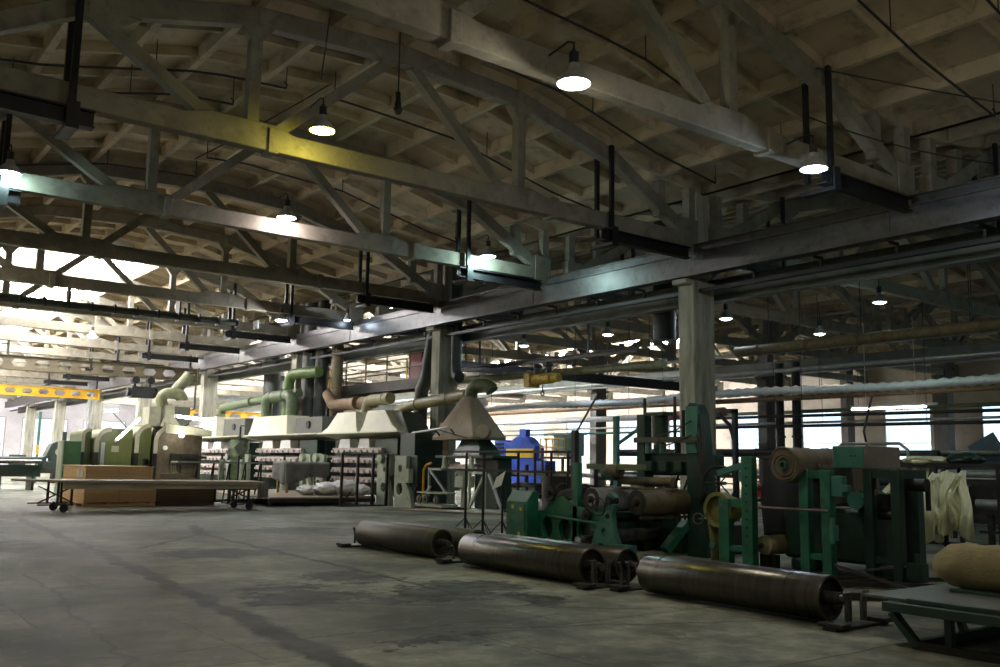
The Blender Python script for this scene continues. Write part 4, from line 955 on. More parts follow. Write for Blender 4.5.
# ---------------------------------------------------------------- loose bars on the floor by the frames
for k, (a, b_, r, lab) in enumerate((((11.72, 7.85, .24), (11.15, 6.05, .03), .022, 'long thin steel bar propped from the frame post down to the floor'), ((11.75, 7.55, .12), (12.07, 6.62, .28), .018, 'thin rod running to the valve at the frame foot'),
        ((11.0, 7.2, .05), (11.9, 6.3, .05), .04, 'flat dark bar lying crosswise on the floor'), ((10.2, 7.3, .05), (12.6, 6.9, .05), .04, 'dark bar lying level on the floor behind the crosswise one'), ((9.9, 6.6, .05), (10.6, 5.9, .05), .05, 'dark bar lying nearest the green bench'), ((11.4, 7.6, .05), (12.9, 6.6, .05), .035, 'dark bar lying against the frame foot'))):
    mb = MB(); mb.bar(a, b_, r * 2, r * 1.6); tag(mb.build('steel_bar', M['dark'] if k != 1 else M['iron'], at=(a[0], a[1], 0)), lab, 'bar', 'loose bars on the floor')

# ---------------------------------------------------------------- low green bench with the tan sack
t = thing('low_bench', 'low green steel bench with a grey top at the right edge', 'bench', (8.8, 3.6, 0))
mb = MB(); mb.box(7.86, 10.6, 2.2, 4.86, .385, .405); mb.build('bench_top', M['galvd'], t)
mb = MB(); mb.box(7.72, 7.84, 2.2, 4.6, .30, .38); mb.box(7.80, 7.86, 2.2, 4.42, .38, .42); mb.build('front_rail', M['greend2'], t, bevel=.005)
mb = MB(); mb.box(7.84, 10.6, 4.5, 4.6, .30, .385); mb.build('end_rail', M['greend2'], t)
for pts in (((7.78, 4.54, .30), (7.86, 4.36, .03)), ((7.9, 4.1, .30), (7.9, 4.1, .03)), ((8.8, 4.5, .3), (8.75, 4.4, .03)), ((9.3, 4.5, .3), (9.3, 4.42, .03))):
    mb = MB(); mb.bar(pts[0], pts[1], .075, .055, (0, 1, 0)); mb.build('leg', M['greend2'], t)
mb = MB(); mb.bar((7.86, 4.38, .035), (9.4, 4.38, .035), .07, .07); mb.bar((7.86, 4.38, .035), (7.86, 2.4, .035), .07, .06); mb.build('floor_runner', M['dark'], t)
mb = MB(); mb.box(8.7, 9.35, 2.4, 4.5, .405, .43); mb.build('riser_block', M['greend2'], t)
def sk(d):
    return 1 + .06 * math.sin(5 * d.y + 3 * d.z) + .05 * math.sin(9 * d.x + 4 * d.y) - .12 * max(0, -d.z) ** 2
t = thing('sack_roll', 'plump tan sacking bundle lying on the green bench', 'sack', (9.0, 3.6, .42))
mb = MB()
rings = []
for i in range(17):
    f_ = i / 16; y = 4.74 - 2.3 * f_
    r_ = .212 * min(1, (f_ * 9 + .28) ** .5) * (1 + .05 * math.sin(7 * f_))
    rings.append([(8.98 + 1.08 * r_ * math.cos(a) * (1 + .03 * math.sin(4 * a + i)), y, .42 + .235 * (.0) + max(r_ * .97 * (1 + math.sin(a)) * (1 + .03 * math.sin(3 * a + 2 * i)), .0) - (.06 if f_ > .12 else -.1 + .16 * f_ / .12) * 0 + (.212 - r_) * .9) for a in [2 * PI * k / 26 for k in range(26)]])
mb.loft(rings); mb.build('sacking', M['sack'], t, smooth=70)

# ---------------------------------------------------------------- rack with hanging yellowish sheets
t = thing('sheet_rack', 'black steel rack carrying the yellowish plastic sheets', 'rack', (17.6, 9.2, 0))
mb = MB(); mb.box(17.35, 17.41, 7.9, 10.2, 1.58, 1.66); mb.box(17.95, 18.01, 7.9, 10.0, 1.58, 1.66); mb.build('top_bar', M['black'], t)
mb = MB(); mb.cyl((17.3, 8.9, 1.28), (17.3, 10.0, 1.28), .03, 8); mb.build('hanging_bar', M['black'], t)
for y in (8.0, 9.0, 9.9):
    for x in (17.38, 17.98):
        mb = MB(); mb.box(x - .03, x + .03, y - .03, y + .03, 0, 1.6); mb.build('leg', M['black'], t)
mb = MB(); mb.box(17.3, 18.05, 7.95, 8.05, .1, .16); mb.build('cross_bar', M['black'], t)
mb = MB(); mb.box(17.35, 17.41, 7.9, 10.0, .16, .22); mb.build('floor_rail', M['black'], t)
mb = MB(); mb.bar((17.38, 9.9, .2), (17.38, 9.2, .9), .05, .05); mb.build('brace', M['black'], t)
def drape(name, label, y0, y1, z0, z1, x, seed, m, bulge=.12):
    rnd = random.Random(seed); ph = [rnd.uniform(0, 6) for _ in range(6)]
    mb = MB()
    def f(u, v):
        w = .3 + .7 * v
        yy = y0 + (y1 - y0) * (.5 + (u - .5) * (.75 + .35 * math.sin(PI * min(1, v * .8)))) + .05 * math.sin(7 * v + ph[2])
        xx = x - bulge * math.sin(PI * v) + .06 * w * math.sin(15 * u + ph[0] + 2 * v) + .035 * math.sin(31 * u + 5 * v + ph[1]) + .03 * math.sin(9 * v + 6 * u + ph[3])
        zz = z1 - (z1 - z0) * v * (1 + .10 * math.sin(8 * u + ph[4])) + .03 * math.sin(12 * u + ph[5])
        return (xx, yy, zz)
    mb.grid(f, 44, 30)
    return tag(mb.build(name, m, at=(x, (y0 + y1) / 2, z0), smooth=80, solid=.012), label, 'plastic sheet', 'sheets hanging on the rack')
drape('plastic_sheet', 'yellowish sheet hanging at the left end of the black rack', 10.1, 9.2, .52, 1.32, 17.2, 1, M['sheet'])
drape('plastic_sheet', 'pale sheet gathered in long folds in the middle of the black rack', 9.6, 8.8, .32, 1.40, 17.08, 5, M['sheet'], .24)
drape('plastic_sheet', 'bulging pale sheet at the right end of the black rack', 9.15, 8.3, .34, 1.5, 17.15, 9, M['sheet'], .3)
drape('plastic_sheet', 'small yellowish sheet hung higher behind the rack bar', 10.0, 9.3, 1.2, 1.60, 17.5, 13, M['sheet'], .05)
for k, (y0, y1, z0, z1, x, sd) in enumerate(((9.86, 9.66, .5, 1.34, 17.02, 21), (9.5, 9.34, .42, 1.36, 16.94, 22), (9.3, 9.12, .5, 1.38, 16.9, 23), (8.95, 8.74, .42, 1.4, 16.92, 24), (8.66, 8.5, .55, 1.42, 16.98, 25))):
    drape('plastic_strip', 'narrow pale strip hanging before the sheets on the black rack, %s from the left' % ORD[k], y0, y1, z0, z1, x, sd, M['sheet'], .08)
def heap(name, label, c, r, m, seed, cat, flat=.35, nu=26, nv=16, kind=None):
    rnd = random.Random(seed); p = [rnd.uniform(0, 6) for _ in range(6)]
    def k(d): return 1 + .12 * math.sin(4 * d.x + p[0]) * math.cos(5 * d.y + p[1]) + .07 * math.sin(11 * d.x + 7 * d.z + p[2]) + .05 * math.sin(17 * d.y + p[3])
    mb = MB(); mb.blob((c[0], c[1], c[2] + r[2]), r, k, nu, nv)
    return tag(mb.build(name, m, at=c, smooth=50), label, cat)
heap('plastic_bundle', 'crumpled white film lying on top of the black rack', (17.6, 9.45, 1.62), (.32, .45, .09), M['sheet'], 3, 'plastic film')
heap('plastic_bundle', 'dark green bag lying on top of the black rack, right of the white film', (17.75, 8.75, 1.62), (.3, .32, .12), M['greend'], 4, 'bag')

# ---------------------------------------------------------------- barrier of black posts in front of the machines
t = thing('guard_barrier', 'black two-rail barrier with tripod feet left of the control cabinet', 'barrier', (12.2, 16, 0))
for z in (1.76, 1.36):
    mb = MB(); mb.box(12.17, 12.23, 13.7, 18.1, z - .025, z + .025); mb.build('rail', M['black'], t)
for y in (17.15, 16.5, 15.3):
    mb = MB(); mb.cyl((12.2, y, 0), (12.2, y, 1.78), .03, 10); mb.build('post', M['black'], t)
    mb = MB()
    for a in (.3, 2.4, 4.5): mb.tube([(12.2, y, .32), (12.2 + .3 * math.cos(a), y + .3 * math.sin(a), .012)], .012, 6)
    mb.build('tripod_foot', M['black'], t)
for y in (14.75, 14.25, 13.75):
    mb = MB(); mb.cyl((12.2, y, .9 if y > 14 else 1.0), (12.2, y, 1.78), .025, 8); mb.build('post', M['black'], t)
t = thing('sign_stand', 'thin black tripod stand holding a tilted white paper sheet', 'sign stand', (12.05, 15.62, 0))
mb = MB(); mb.cyl((12.05, 15.62, 0), (12.05, 15.62, 1.3), .025, 10); mb.build('pole', M['black'], t)
mb = MB()
for a in (.3, 2.4, 4.5): mb.tube([(12.05, 15.62, .34), (12.05 + .3 * math.cos(a), 15.62 + .3 * math.sin(a), .012)], .012, 6)
mb.build('tripod_foot', M['black'], t)
mb = MB(); mb.hexa([(11.96, 15.86, .98), (11.99, 15.6, 1.06), (12.0, 15.6, 1.06), (11.97, 15.86, .98), (12.0, 15.78, 1.22), (12.02, 15.5, 1.36), (12.03, 15.5, 1.36), (12.01, 15.78, 1.22)]); mb.build('paper', M['paper'], t)
# ---------------------------------------------------------------- tan pyramid hood and its machine
t = thing('pyramid_hood', 'tan sheet-metal pyramid hood', 'hood', (18.1, 25.1, 2.25))
mb = MB()
mb.loft([[(17.3, 24.0, 2.26), (18.6, 24.0, 2.26), (18.6, 26.3, 2.26), (17.3, 26.3, 2.26)], [(17.3, 24.0, 2.36), (18.6, 24.0, 2.36), (18.6, 26.3, 2.36), (17.3, 26.3, 2.36)], [(17.8, 24.95, 3.68), (18.1, 24.95, 3.68), (18.1, 25.35, 3.68), (17.8, 25.35, 3.68)]], cap=False)
mb.build('hood_sheet', M['canvas'], t, solid=.02, smooth=20)
mb = MB(); mb.cyl((17.0, 27.1, 2.5), (17.15, 25.2, 2.66), .035, 8); mb.build('fluorescent_holder', M['white'], t)
mb = MB()
for y in (25.9, 25.0): mb.bar((17.12, y, 2.6), (17.35, y, 2.36), .04, .04)
mb.bar((17.12, 25.9, 2.62), (17.3, 24.3, 2.3), .03, .03); mb.build('holder_bracket', M['dark'], t)
mb = MB(); mb.cyl((17.55, 23.85, 2.52), (17.75, 23.97, 2.52), .22, 20); mb.build('inspection_cap', M['canvas'], t)
t = thing('vulcanizing_press', 'dark green press with pale frames under the tan pyramid hood', 'press', (17.8, 24, 0))
mb = MB(); mb.loft([[(17.4, 23.8, 1.72), (18.3, 23.8, 1.72), (18.3, 25.3, 1.72), (17.4, 25.3, 1.72)], [(17.5, 23.9, 2.0), (18.2, 23.9, 2.0), (18.2, 25.2, 2.0), (17.5, 25.2, 2.0)], [(17.6, 24.2, 2.3), (18.1, 24.2, 2.3), (18.1, 25.0, 2.3), (17.6, 25.0, 2.3)]]); mb.box(17.35, 18.3, 23.0, 26.2, 1.66, 1.76); mb.build('press_head', M['greend'], t, bevel=.02)
mb = MB(); mb.box(17.7, 18.25, 23.2, 24.4, .1, 1.66); mb.box(17.5, 18.4, 22.8, 26.0, 0, .12); mb.build('press_body', M['greend'], t, bevel=.02)
mb = MB(); mb.box(17.4, 18.6, 23.9, 25.9, 1.3, 1.40); mb.box(17.5, 18.6, 24.2, 25.6, 1.40, 1.48); mb.build('lower_platen', M['pink'], t)
for y in (24.1, 25.6):
    mb = MB(); mb.plate('x', 17.3, 17.4, [(y - .1, 1.35), (y + .12, 1.35), (y + .1, 1.6), (y + .02, 1.75), (y - .06, 1.7), (y - .02, 1.55)], []); mb.build('clamp_hook', M['pale'], t)
mb = MB(); mb.cyl((17.5, 24.7, .1), (17.5, 24.7, .75), .1, 16); mb.box(17.3, 17.75, 24.5, 24.95, .75, 1.1); mb.cyl((17.5, 24.7, 1.1), (17.5, 24.7, 1.3), .2, 18, .3); mb.build('ram', M['pale'], t)
mb = MB()
for p, q in (((17.2, 24.0, .05), (17.2, 24.0, 1.25)), ((17.2, 23.2, .05), (17.2, 23.2, 1.25)), ((17.2, 24.0, 1.22), (17.2, 23.2, 1.22)), ((17.2, 24.0, .1), (17.2, 23.2, 1.2)), ((17.2, 24.0, .08), (17.2, 23.2, .08))): mb.bar(p, q, .07, .07, (1, 0, 0))
mb.build('pale_frame', M['pale'], t)
mb = MB()
for p, q in (((17.2, 23.0, 1.2), (17.2, 22.3, .1)), ((17.2, 22.3, .1), (17.2, 23.2, .1))): mb.bar(p, q, .08, .06, (1, 0, 0))
mb.build('stay_frame', M['galv'], t); mb = MB()
for p, q in (((17.2, 26.3, 1.3), (17.2, 25.2, .5)), ((17.2, 26.3, .4), (17.2, 26.3, 1.35)), ((17.2, 26.3, 1.3), (17.2, 25.6, 1.3))): mb.bar(p, q, .08, .06, (1, 0, 0))
mb.build('stay_frame', M['galv'], t)
t = thing('mould_trolley', 'small pale trolley with round rollers left of the pyramid-hood press', 'trolley', (17.0, 25.6, 0))
mb = MB(); mb.box(16.8, 17.4, 24.9, 26.5, .1, .2); mb.bar((17.0, 26.5, .2), (17.0, 25.9, .75), .06, .06); mb.box(16.8, 17.4, 25.0, 26.4, .52, .57); mb.build('trolley_frame', M['pale'], t)
for y in (25.2, 25.8, 26.2):
    mb = MB(); mb.ring((16.74, y, .33), (16.8, y, .33), .14, .06, 18); mb.build('wheel', M['iron'], t)
t = thing('steel_sheet', 'thin pale steel sheet lying on the floor before the pyramid-hood press', 'steel sheet', (16.5, 24, 0))
mb = MB(); mb.loft([[(15.6, 25.6, .02), (17.2, 22.2, .02), (18.0, 22.4, .02), (16.9, 25.9, .02)], [(15.6, 25.6, .05), (17.2, 22.2, .05), (18.0, 22.4, .05), (16.9, 25.9, .05)]]); mb.build('sheet', M['tabletop'], t)
t = thing('yellow_post', 'thin bright yellow bent guard post beside the timber post', 'guard post', (17.2, 26.65, 0))
mb = MB(); mb.tube([(17.2, 26.65, 0), (17.2, 26.65, 1.25), (17.2, 26.5, 1.42), (17.2, 26.2, 1.5)], .045, 10); mb.build('post', M['yellow'], t)
mb = MB(); mb.box(17.1, 17.3, 26.55, 26.75, 0, .02); mb.build('foot_plate', M['dark'], t)
t = thing('timber_post', 'tan timber post standing between the nearest cream hood and the tan pyramid hood', 'post', (18.3, 27.2, 0))
mb = MB(); mb.box(18.2, 18.42, 27.0, 27.25, 0, 2.9); mb.build('post', M['wood'], t, bevel=.01)
mb = MB(); mb.box(18.15, 18.45, 26.95, 27.3, 1.45, 1.62); mb.build('clamp_block', M['plank'], t)

# ---------------------------------------------------------------- presses with cream hoods
def press(label_h, label_p, y0, y1, x0, bumps, z0, ztop, solidbox=None, housing=True):
    h = thing('extraction_hood', label_h, 'hood', (x0 + .6, (y0 + y1) / 2, z0), 'cream hoods over the presses')
    mb = MB(); x1 = x0 + 1.35
    mb.loft([[(x0 - .1, y0, z0), (x1, y0, z0 - .22), (x1, y1, z0 - .22), (x0 - .1, y1, z0)], [(x0 - .1, y0, z0 + .05), (x1, y0, z0 - .17), (x1, y1, z0 - .17), (x0 - .1, y1, z0 + .05)]])
    mb.build('hood_skirt', M['cream'], h)
    for (a0, a1, b0, b1) in bumps:
        mb = MB()
        am, an = a0 + (b0 - a0) * .45, a1 + (b1 - a1) * .45
        zm = z0 + (ztop - z0) * .32
        mb.loft([[(x0, a0, z0 + .04), (x1 - .05, a0, z0 - .18), (x1 - .05, a1, z0 - .18), (x0, a1, z0 + .04)], [(x0 + .05, am, zm), (x1 - .1, am, zm), (x1 - .1, an, zm), (x0 + .05, an, zm)], [(x0 + .12, b0, ztop), (x1 - .2, b0, ztop), (x1 - .2, b1, ztop), (x0 + .12, b1, ztop)]])
        mb.build('hood_cone', M['cream'], h, smooth=20)
    if solidbox:
        a0, a1, zb = solidbox
        mb = MB(); mb.loft([[(x0 + .3, a0, z0 - .05), (x1, a0, z0 - .2), (x1, a1, z0 - .2), (x0 + .3, a1, z0 - .05)], [(x0 + .35, a0 + .15, zb), (x1 - .1, a0 + .15, zb), (x1 - .1, a1, zb), (x0 + .35, a1, zb)]]); mb.build('side_box', M['hooddark'], h, bevel=.02)
        mb = MB(); ym = (a0 + a1) / 2; mb.cyl((x0 + .26, ym, (z0 + zb) / 2 + .05), (x0 + .4, ym, (z0 + zb) / 2 + .05), .16, 18); mb.build('port', M['black'], h)
    p = thing('moulding_press', label_p, 'press', (x0 + .6, (y0 + y1) / 2, 0), 'presses under the cream hoods')
    ya, yb = y0 + .3, y1 - .3
    mb = MB(); mb.box(x0 + .55, x0 + 1.2, ya, yb, .3, z0 - .25); mb.build('press_body', M['greend'], p, bevel=.02)
    mb = MB(); mb.box(x0 + .25, x0 + .6, ya + .2, ya + 1.8, 1.75, z0 - .2); mb.build('upper_housing', M['greend'], p, bevel=.02)
    for z in (1.82, 1.45, 1.08, .75):
        L = .24 * (yb - ya) if z < 1.8 else .2 * (yb - ya)
        mb = MB(); mb.box(x0 + .1, x0 + .55, ya + L, yb - .12 * (yb - ya), z, z + .19)
        n = 9
        for k in range(n):
            y = ya + L + .1 + (yb - ya - L - .12 * (yb - ya) - .2) * k / (n - 1)
            mb.cyl((x0 + .02, y, z + .06), (x0 + .12, y, z + .06), .055, 8)
        mb.build('platen_rail', M['pink'], p)
    mb = MB(); mb.cyl((x0 + .3, ya, 1.62), (x0 + .3, yb, 1.62), .1, 16); mb.build('drive_shaft', M['dark'], p)
    for (a, b_) in ((.35, .52), (.62, .8)):
        mb = MB(); c0 = ya + (yb - ya) * a; c1 = ya + (yb - ya) * b_
        mb.loft([[(x0 + .1, c0, 1.95), (x0 + .5, c0, 1.95), (x0 + .5, c1, 1.95), (x0 + .1, c1, 1.95)], [(x0 + .14, c0 + .15, 2.35), (x0 + .5, c0 + .15, 2.35), (x0 + .5, c1 - .1, 2.35), (x0 + .14, c1 - .1, 2.35)]]); mb.build('guard_sheet', M['white'], p)
    fr = [(-.45, 0), (.45, 0), (.45, 1.75), (-.45, 1.75), (-.45, 1.1), (-.2, .95), (-.42, .5)]
    for k, yy in enumerate((ya + .1, yb - .3)):
        mb = MB(); mb.plate('x', x0 - .05, x0 + .1, [(yy + .5 + a * (1 if k == 0 else -1), z) for a, z in fr], [circ(yy + .5, .62, .17, 16), circ(yy + .45, 1.25, .1, 12)]); mb.build('side_frame', M['pale'], p, bevel=.01)
        mb = MB(); mb.cyl((x0 - .2, yy + .6, 1.62), (x0 + .1, yy + .6, 1.62), .17, 18); mb.build('bearing', M['pale'], p)
    return p
P1 = press('pale cream hood with two trapezoid cones, nearest of the cream hoods', 'press with pink-grey rails under the nearest cream hood', 27.95, 34.0, 17.0, [(30.95, 33.95, 31.35, 32.8), (28.0, 30.75, 29.2, 30.45)], 2.55, 3.36)
mb = MB(); mb.loft([[(17.35, 27.9, 2.5), (18.35, 27.9, 2.4), (18.35, 29.4, 2.4), (17.35, 29.4, 2.5)], [(17.45, 28.6, 3.3), (18.3, 28.6, 3.3), (18.3, 29.4, 3.3), (17.45, 29.4, 3.3)]])
mb.build('side_box', M['hooddark'], next(o for o in bpy.data.objects if o.get('label', '').startswith('pale cream hood with two')), bevel=.02)
mb = MB(); mb.box(17.0, 18.25, 26.75, 27.9, .1, 1.74); mb.build('end_housing', M['greend'], P1, bevel=.03)
mb = MB(); mb.box(17.05, 18.2, 27.0, 27.95, 1.74, 2.5); mb.build('upper_housing', M['greend'], P1, bevel=.02)
mb = MB(); mb.plate('x', 16.86, 17.0, [(27.95, 0), (26.8, 0), (26.95, .5), (27.2, .8), (27.2, 1.72), (27.95, 1.72)], [circ(27.62, .6, .2, 18), circ(27.6, 1.3, .12, 14)]); mb.build('side_frame', M['pale'], P1, bevel=.015)
mb = MB(); mb.box(16.8, 17.0, 26.95, 27.25, .82, 1.3); mb.build('gear_box', M['pale'], P1, bevel=.02)
mb = MB(); mb.cyl((17.3, 26.7, .5), (17.3, 26.74, .5), .4, 24); mb.cyl((17.3, 26.62, .5), (17.3, 26.7, .5), .12, 14); mb.build('fly_wheel', M['dark'], P1)
press('cream hood with a dark side box and round port, middle of the cream hoods', 'press with pink-grey rails under the middle cream hood', 34.2, 41.5, 17.0, [(37.1, 41.3, 37.4, 40.9)], 2.56, 3.42, (34.4, 37.0, 3.3))
press('cream hood partly behind the brown press, farthest of the cream hoods', 'press with pink-grey rails under the farthest cream hood', 42.2, 49.3, 17.0, [(45.2, 48.4, 45.6, 47.4)], 2.56, 3.6, (42.4, 45.1, 3.45))
for k, y in enumerate((43.2, 40.9, 36.3)):
    t = thing('oil_canister', 'tall green canister by the press, %s' % ['left of the sign stand', 'right of the sign stand', 'behind the tarpaulin-covered table'][k], 'canister', (16.6, y, 0))
    mb = MB(); mb.cyl((16.6, y, 0), (16.6, y, 1.5), .14, 16); mb.build('canister_body', M['pale'], t)
    mb = MB(); mb.cyl((16.6, y, 1.5), (16.6, y, 1.72), .05, 10); mb.build('neck', M['dark'], t)
t = thing('green_column_tank', 'stout dark green ribbed cylinder between the middle and farthest cream hoods', 'tank', (17.1, 41.6, 0))
mb = MB(); mb.cyl((16.85, 41.75, 0), (16.85, 41.75, 2.4), .42, 22)
for z in (.6, 1.2, 1.6, 2.0): mb.cyl((16.85, 41.75, z), (16.85, 41.75, z + .06), .46, 22)
mb.build('tank_body', M['duct'], t)

# platform, pile, guard, covered table
t = thing('low_platform', 'low timber-topped working platform in front of the cream-hooded presses', 'platform', (14.8, 31.5, 0))
mb = MB(); mb.box(12.75, 16.7, 28.9, 35.5, .25, .30); mb.build('deck', M['tabletop'], t)
mb = MB(); mb.box(12.75, 16.7, 28.92, 28.98, .12, .25); mb.build('front_beam', M['dark'], t)
for x in (12.85, 14.1, 15.4, 16.6):
    for y in (29.0, 32.2, 35.4):
        mb = MB(); mb.box(x - .04, x + .04, y - .04, y + .04, 0, .25); mb.build('leg', M['dark'], t)
t = thing('plastic_wrapped_pile', 'pile of goods wrapped in crumpled white plastic on the low platform', 'pile', (15.9, 30.6, .3))
def wrapf(seed):
    rnd = random.Random(seed); p = [rnd.uniform(0, 6) for _ in range(6)]
    return lambda d: 1 + .08 * math.sin(6 * d.x + p[0]) * math.cos(7 * d.y + p[1]) + .07 * math.sin(14 * d.x + 9 * d.z + p[2]) + .05 * math.sin(19 * d.y + 8 * d.z + p[3])
for k, (c, r) in enumerate((((15.5, 30.3, .53), (.5, .55, .23)), ((16.05, 30.0, .58), (.55, .6, .27)), ((16.4, 29.5, .5), (.32, .5, .2)), ((14.95, 30.7, .48), (.35, .45, .17)))):
    mb = MB(); mb.blob(c, r, wrapf(k), 30, 18); mb.build('wrapped_bale', M['wrap'], t, smooth=45)
t = thing('post_guard', 'black guard of four tall posts with a top rail in front of the nearest press', 'guard', (16, 28.55, 0))
for x in (15.15, 15.75, 16.35, 16.9):
    mb = MB(); mb.box(x - .04, x + .04, 28.5, 28.58, 0, 1.78); mb.build('post', M['black'], t)
mb = MB(); mb.box(15.1, 16.95, 28.5, 28.58, 1.76, 1.82); mb.build('top_rail', M['galv'], t)
mb = MB(); mb.box(15.0, 16.8, 28.3, 28.75, 0, .04); mb.bar((15.15, 28.54, .03), (15.4, 28.3, .5), .04, .04); mb.build('base_plate', M['black'], t)
t = thing('covered_table', 'table draped with a dark grey tarpaulin on the low platform', 'table', (15.5, 33, .3))
mb = MB(); mb.box(15.0, 16.7, 32.6, 33.6, 1.36, 1.42); mb.build('tabletop', M['galv'], t)
for x in (15.1, 16.6):
    for y in (32.7, 33.5):
        mb = MB(); mb.box(x - .04, x + .04, y - .04, y + .04, .3, 1.36); mb.build('leg', M['wood'], t)
mb = MB()
def tarp(u, v):
    x = 14.95 + 1.8 * u
    if v < .4: return (x, 33.65 - 1.1 * v / .4, 1.44 + .01 * math.sin(20 * u))
    w = (v - .4) / .6; return (x - .06 * w * math.sin(13 * u), 32.53 - .05 * w * math.sin(17 * u + 1) - .04 * w, 1.43 - w * (.75 - .3 * u + .06 * math.sin(9 * u)))
mb.grid(tarp, 30, 16); mb.build('tarpaulin', M['cloth'], t, solid=.01, smooth=70)
mb = MB(); mb.grid(lambda u, v: (14.93 - .05 * v * math.sin(9 * u), 32.55 + 1.1 * u, 1.44 - .85 * v * (1 - .3 * u)), 12, 10); mb.build('tarpaulin_end', M['cloth'], t, solid=.01, smooth=70)
# long work table in front of hood one and two
t = thing('work_table', 'long narrow steel table with many thin legs behind the plywood crate', 'table', (12, 31, 0))
mb = MB(); mb.box(10.4, 13.4, 30.9, 31.6, 1.36, 1.42); mb.build('tabletop', M['galv'], t)
for k in range(6):
    x = 10.5 + .56 * k
    mb = MB(); mb.cyl((x, 30.95, 0), (x, 30.95, 1.36), .03, 8); mb.build('leg', M['dark'], t)
    mb = MB(); mb.bar((x, 31.5, 0), (x + .2, 31.5, 1.36), .04, .04); mb.build('leg', M['dark'], t)
mb = MB(); mb.cyl((10.4, 31.2, .5), (13.3, 31.2, .5), .025, 8); mb.build('foot_rail', M['dark'], t)
t = thing('diamond_sign', 'pale diamond-shaped plate on a thin black post', 'sign', (12.3, 30.5, 0))
mb = MB(); mb.cyl((12.3, 30.5, 0), (12.3, 30.5, 2.6), .03, 8); mb.box(12.1, 12.5, 30.35, 30.65, 0, .02); mb.build('post', M['black'], t)
mb = MB(); mb.plate('y', 30.44, 30.46, [(12.28, 1.62), (12.5, 1.88), (12.30, 2.14), (12.08, 1.9)], []); mb.build('sign_plate', M['galv'], t)
mb = MB(); mb.tube([(12.3, 30.5, 2.5), (12.3, 30.48, 2.65), (12.45, 30.48, 2.62)], .015, 6); mb.build('hook', M['black'], t)

# ---------------------------------------------------------------- wheeled table and plywood crates
t = thing('wheeled_table', 'long low wheeled table with a worn board top', 'table', (8.9, 28.3, 0))
mb = MB(); mb.loft([[(6.1, 27.5, .80), (12.0, 27.5, .72), (12.2, 29.2, .72), (5.2, 29.2, .80)], [(6.1, 27.5, .86), (12.0, 27.5, .84), (12.2, 29.2, .84), (5.2, 29.2, .86)]]); mb.build('tabletop', M['tabletop'], t, bevel=.01)
mb = MB(); mb.box(6.2, 11.9, 27.55, 27.6, .62, .8); mb.build('apron', M['tabletop'], t)
for x in (6.1, 6.45, 10.9, 11.5):
    for y in (27.6, 28.8):
        mb = MB(); mb.box(x - .03, x + .03, y - .03, y + .03, .18, .8); mb.build('leg', M['black'], t)
for x0, x1 in ((5.6, 6.5), (10.7, 11.7)):
    for p, q in (((x0, 27.6, .2), (x1, 27.6, .2)), ((x0, 27.6, .25), (x1, 27.6, .7)), ((x0, 27.6, .7), (x1, 27.6, .25)), ((x0, 28.8, .2), (x1, 28.8, .2))):
        mb = MB(); mb.bar(p, q, .035, .035); mb.build('brace', M['black'], t)
for x in (6.25, 11.5):
    for y in (27.5, 28.7):
        mb = MB(); mb.torus((x, y, .11), (0, 1, 0), .085, .03, 20, 8); mb.cyl((x, y - .03, .11), (x, y + .03, .11), .06, 14); mb.box(x - .03, x + .03, y - .05, y - .035, .11, .24); mb.box(x - .03, x + .03, y + .035, y + .05, .11, .24); mb.build('caster', M['black'], t)
mb = MB(); mb.grid(lambda u, v: (11.75 + .35 * u, 27.5 + .02 * math.sin(20 * u), .8 - .45 * v), 10, 6); mb.build('hanging_rag', M['cloth'], t, solid=.01)
def crate(label, x0, x1, y0, y1, z0, z1, m, m2):
    t = thing('plywood_crate', label, 'crate', ((x0 + x1) / 2, (y0 + y1) / 2, z0), 'plywood crates behind the wheeled table')
    mb = MB(); mb.box(x0, x1, y0, y1, z0, z1); mb.build('crate_body', m, t, bevel=.01)
    mb = MB(); mb.box(x0 - .03, x1 + .03, y0 - .03, y1 + .03, z1, z1 + .03); mb.build('lid', m2, t)
    mb = MB(); n = max(2, int((x1 - x0) / 1.0))
    for k in range(n + 1):
        x = x0 + (x1 - x0 - .09) * k / n; mb = MB(); mb.box(x, x + .09, y0 - .025, y0, z0, z1); mb.build('batten', m, t)
    return t
crate('lower plywood crate beneath the wheeled table, under the labelled crate', 7.45, 9.6, 30.4, 33.2, .12, .78, M['plank'], M['plank'])
crate('narrow lower plywood crate beneath the right half of the wheeled table', 9.68, 11.5, 30.4, 30.85, .02, .78, M['plank_shaded'], M['plank_shaded'])
c = crate('plywood crate with two white paper labels lying on top of the lower crate', 7.45, 9.45, 30.4, 33.2, .82, 1.2, M['plank'], M['plank'])
for y in (30.6, 31.0):
    mb = MB(); mb.box(7.42, 7.45, y, y + .28, .88, 1.12); mb.build('paper_label', M['paper'], c)
t = thing('pallet', 'timber pallet under the lower plywood crate', 'pallet', (8.5, 31.8, 0))
for k in range(4):
    mb = MB(); mb.box(7.45 + .66 * k, 7.57 + .66 * k, 30.4, 33.2, .085, .115); mb.build('slat', M['plank'], t)
for k in range(4):
    mb = MB(); mb.box(7.45, 9.6, 30.4 + .89 * k, 30.52 + .89 * k, 0, .085); mb.build('bearer', M['plank'], t)
t = thing('board_stack', 'wedge of loose tan boards lying right of the labelled plywood crate', 'boards', (9.9, 31, .8))
mb = MB(); mb.loft([[(9.7, 30.4, .815), (11.0, 30.4, .815), (11.0, 30.84, .815), (9.7, 30.84, .815)], [(9.7, 30.4, 1.02), (10.4, 30.4, 1.02), (10.4, 30.84, 1.02), (9.7, 30.84, 1.02)]]); mb.build('boards', M['tabletop'], t)

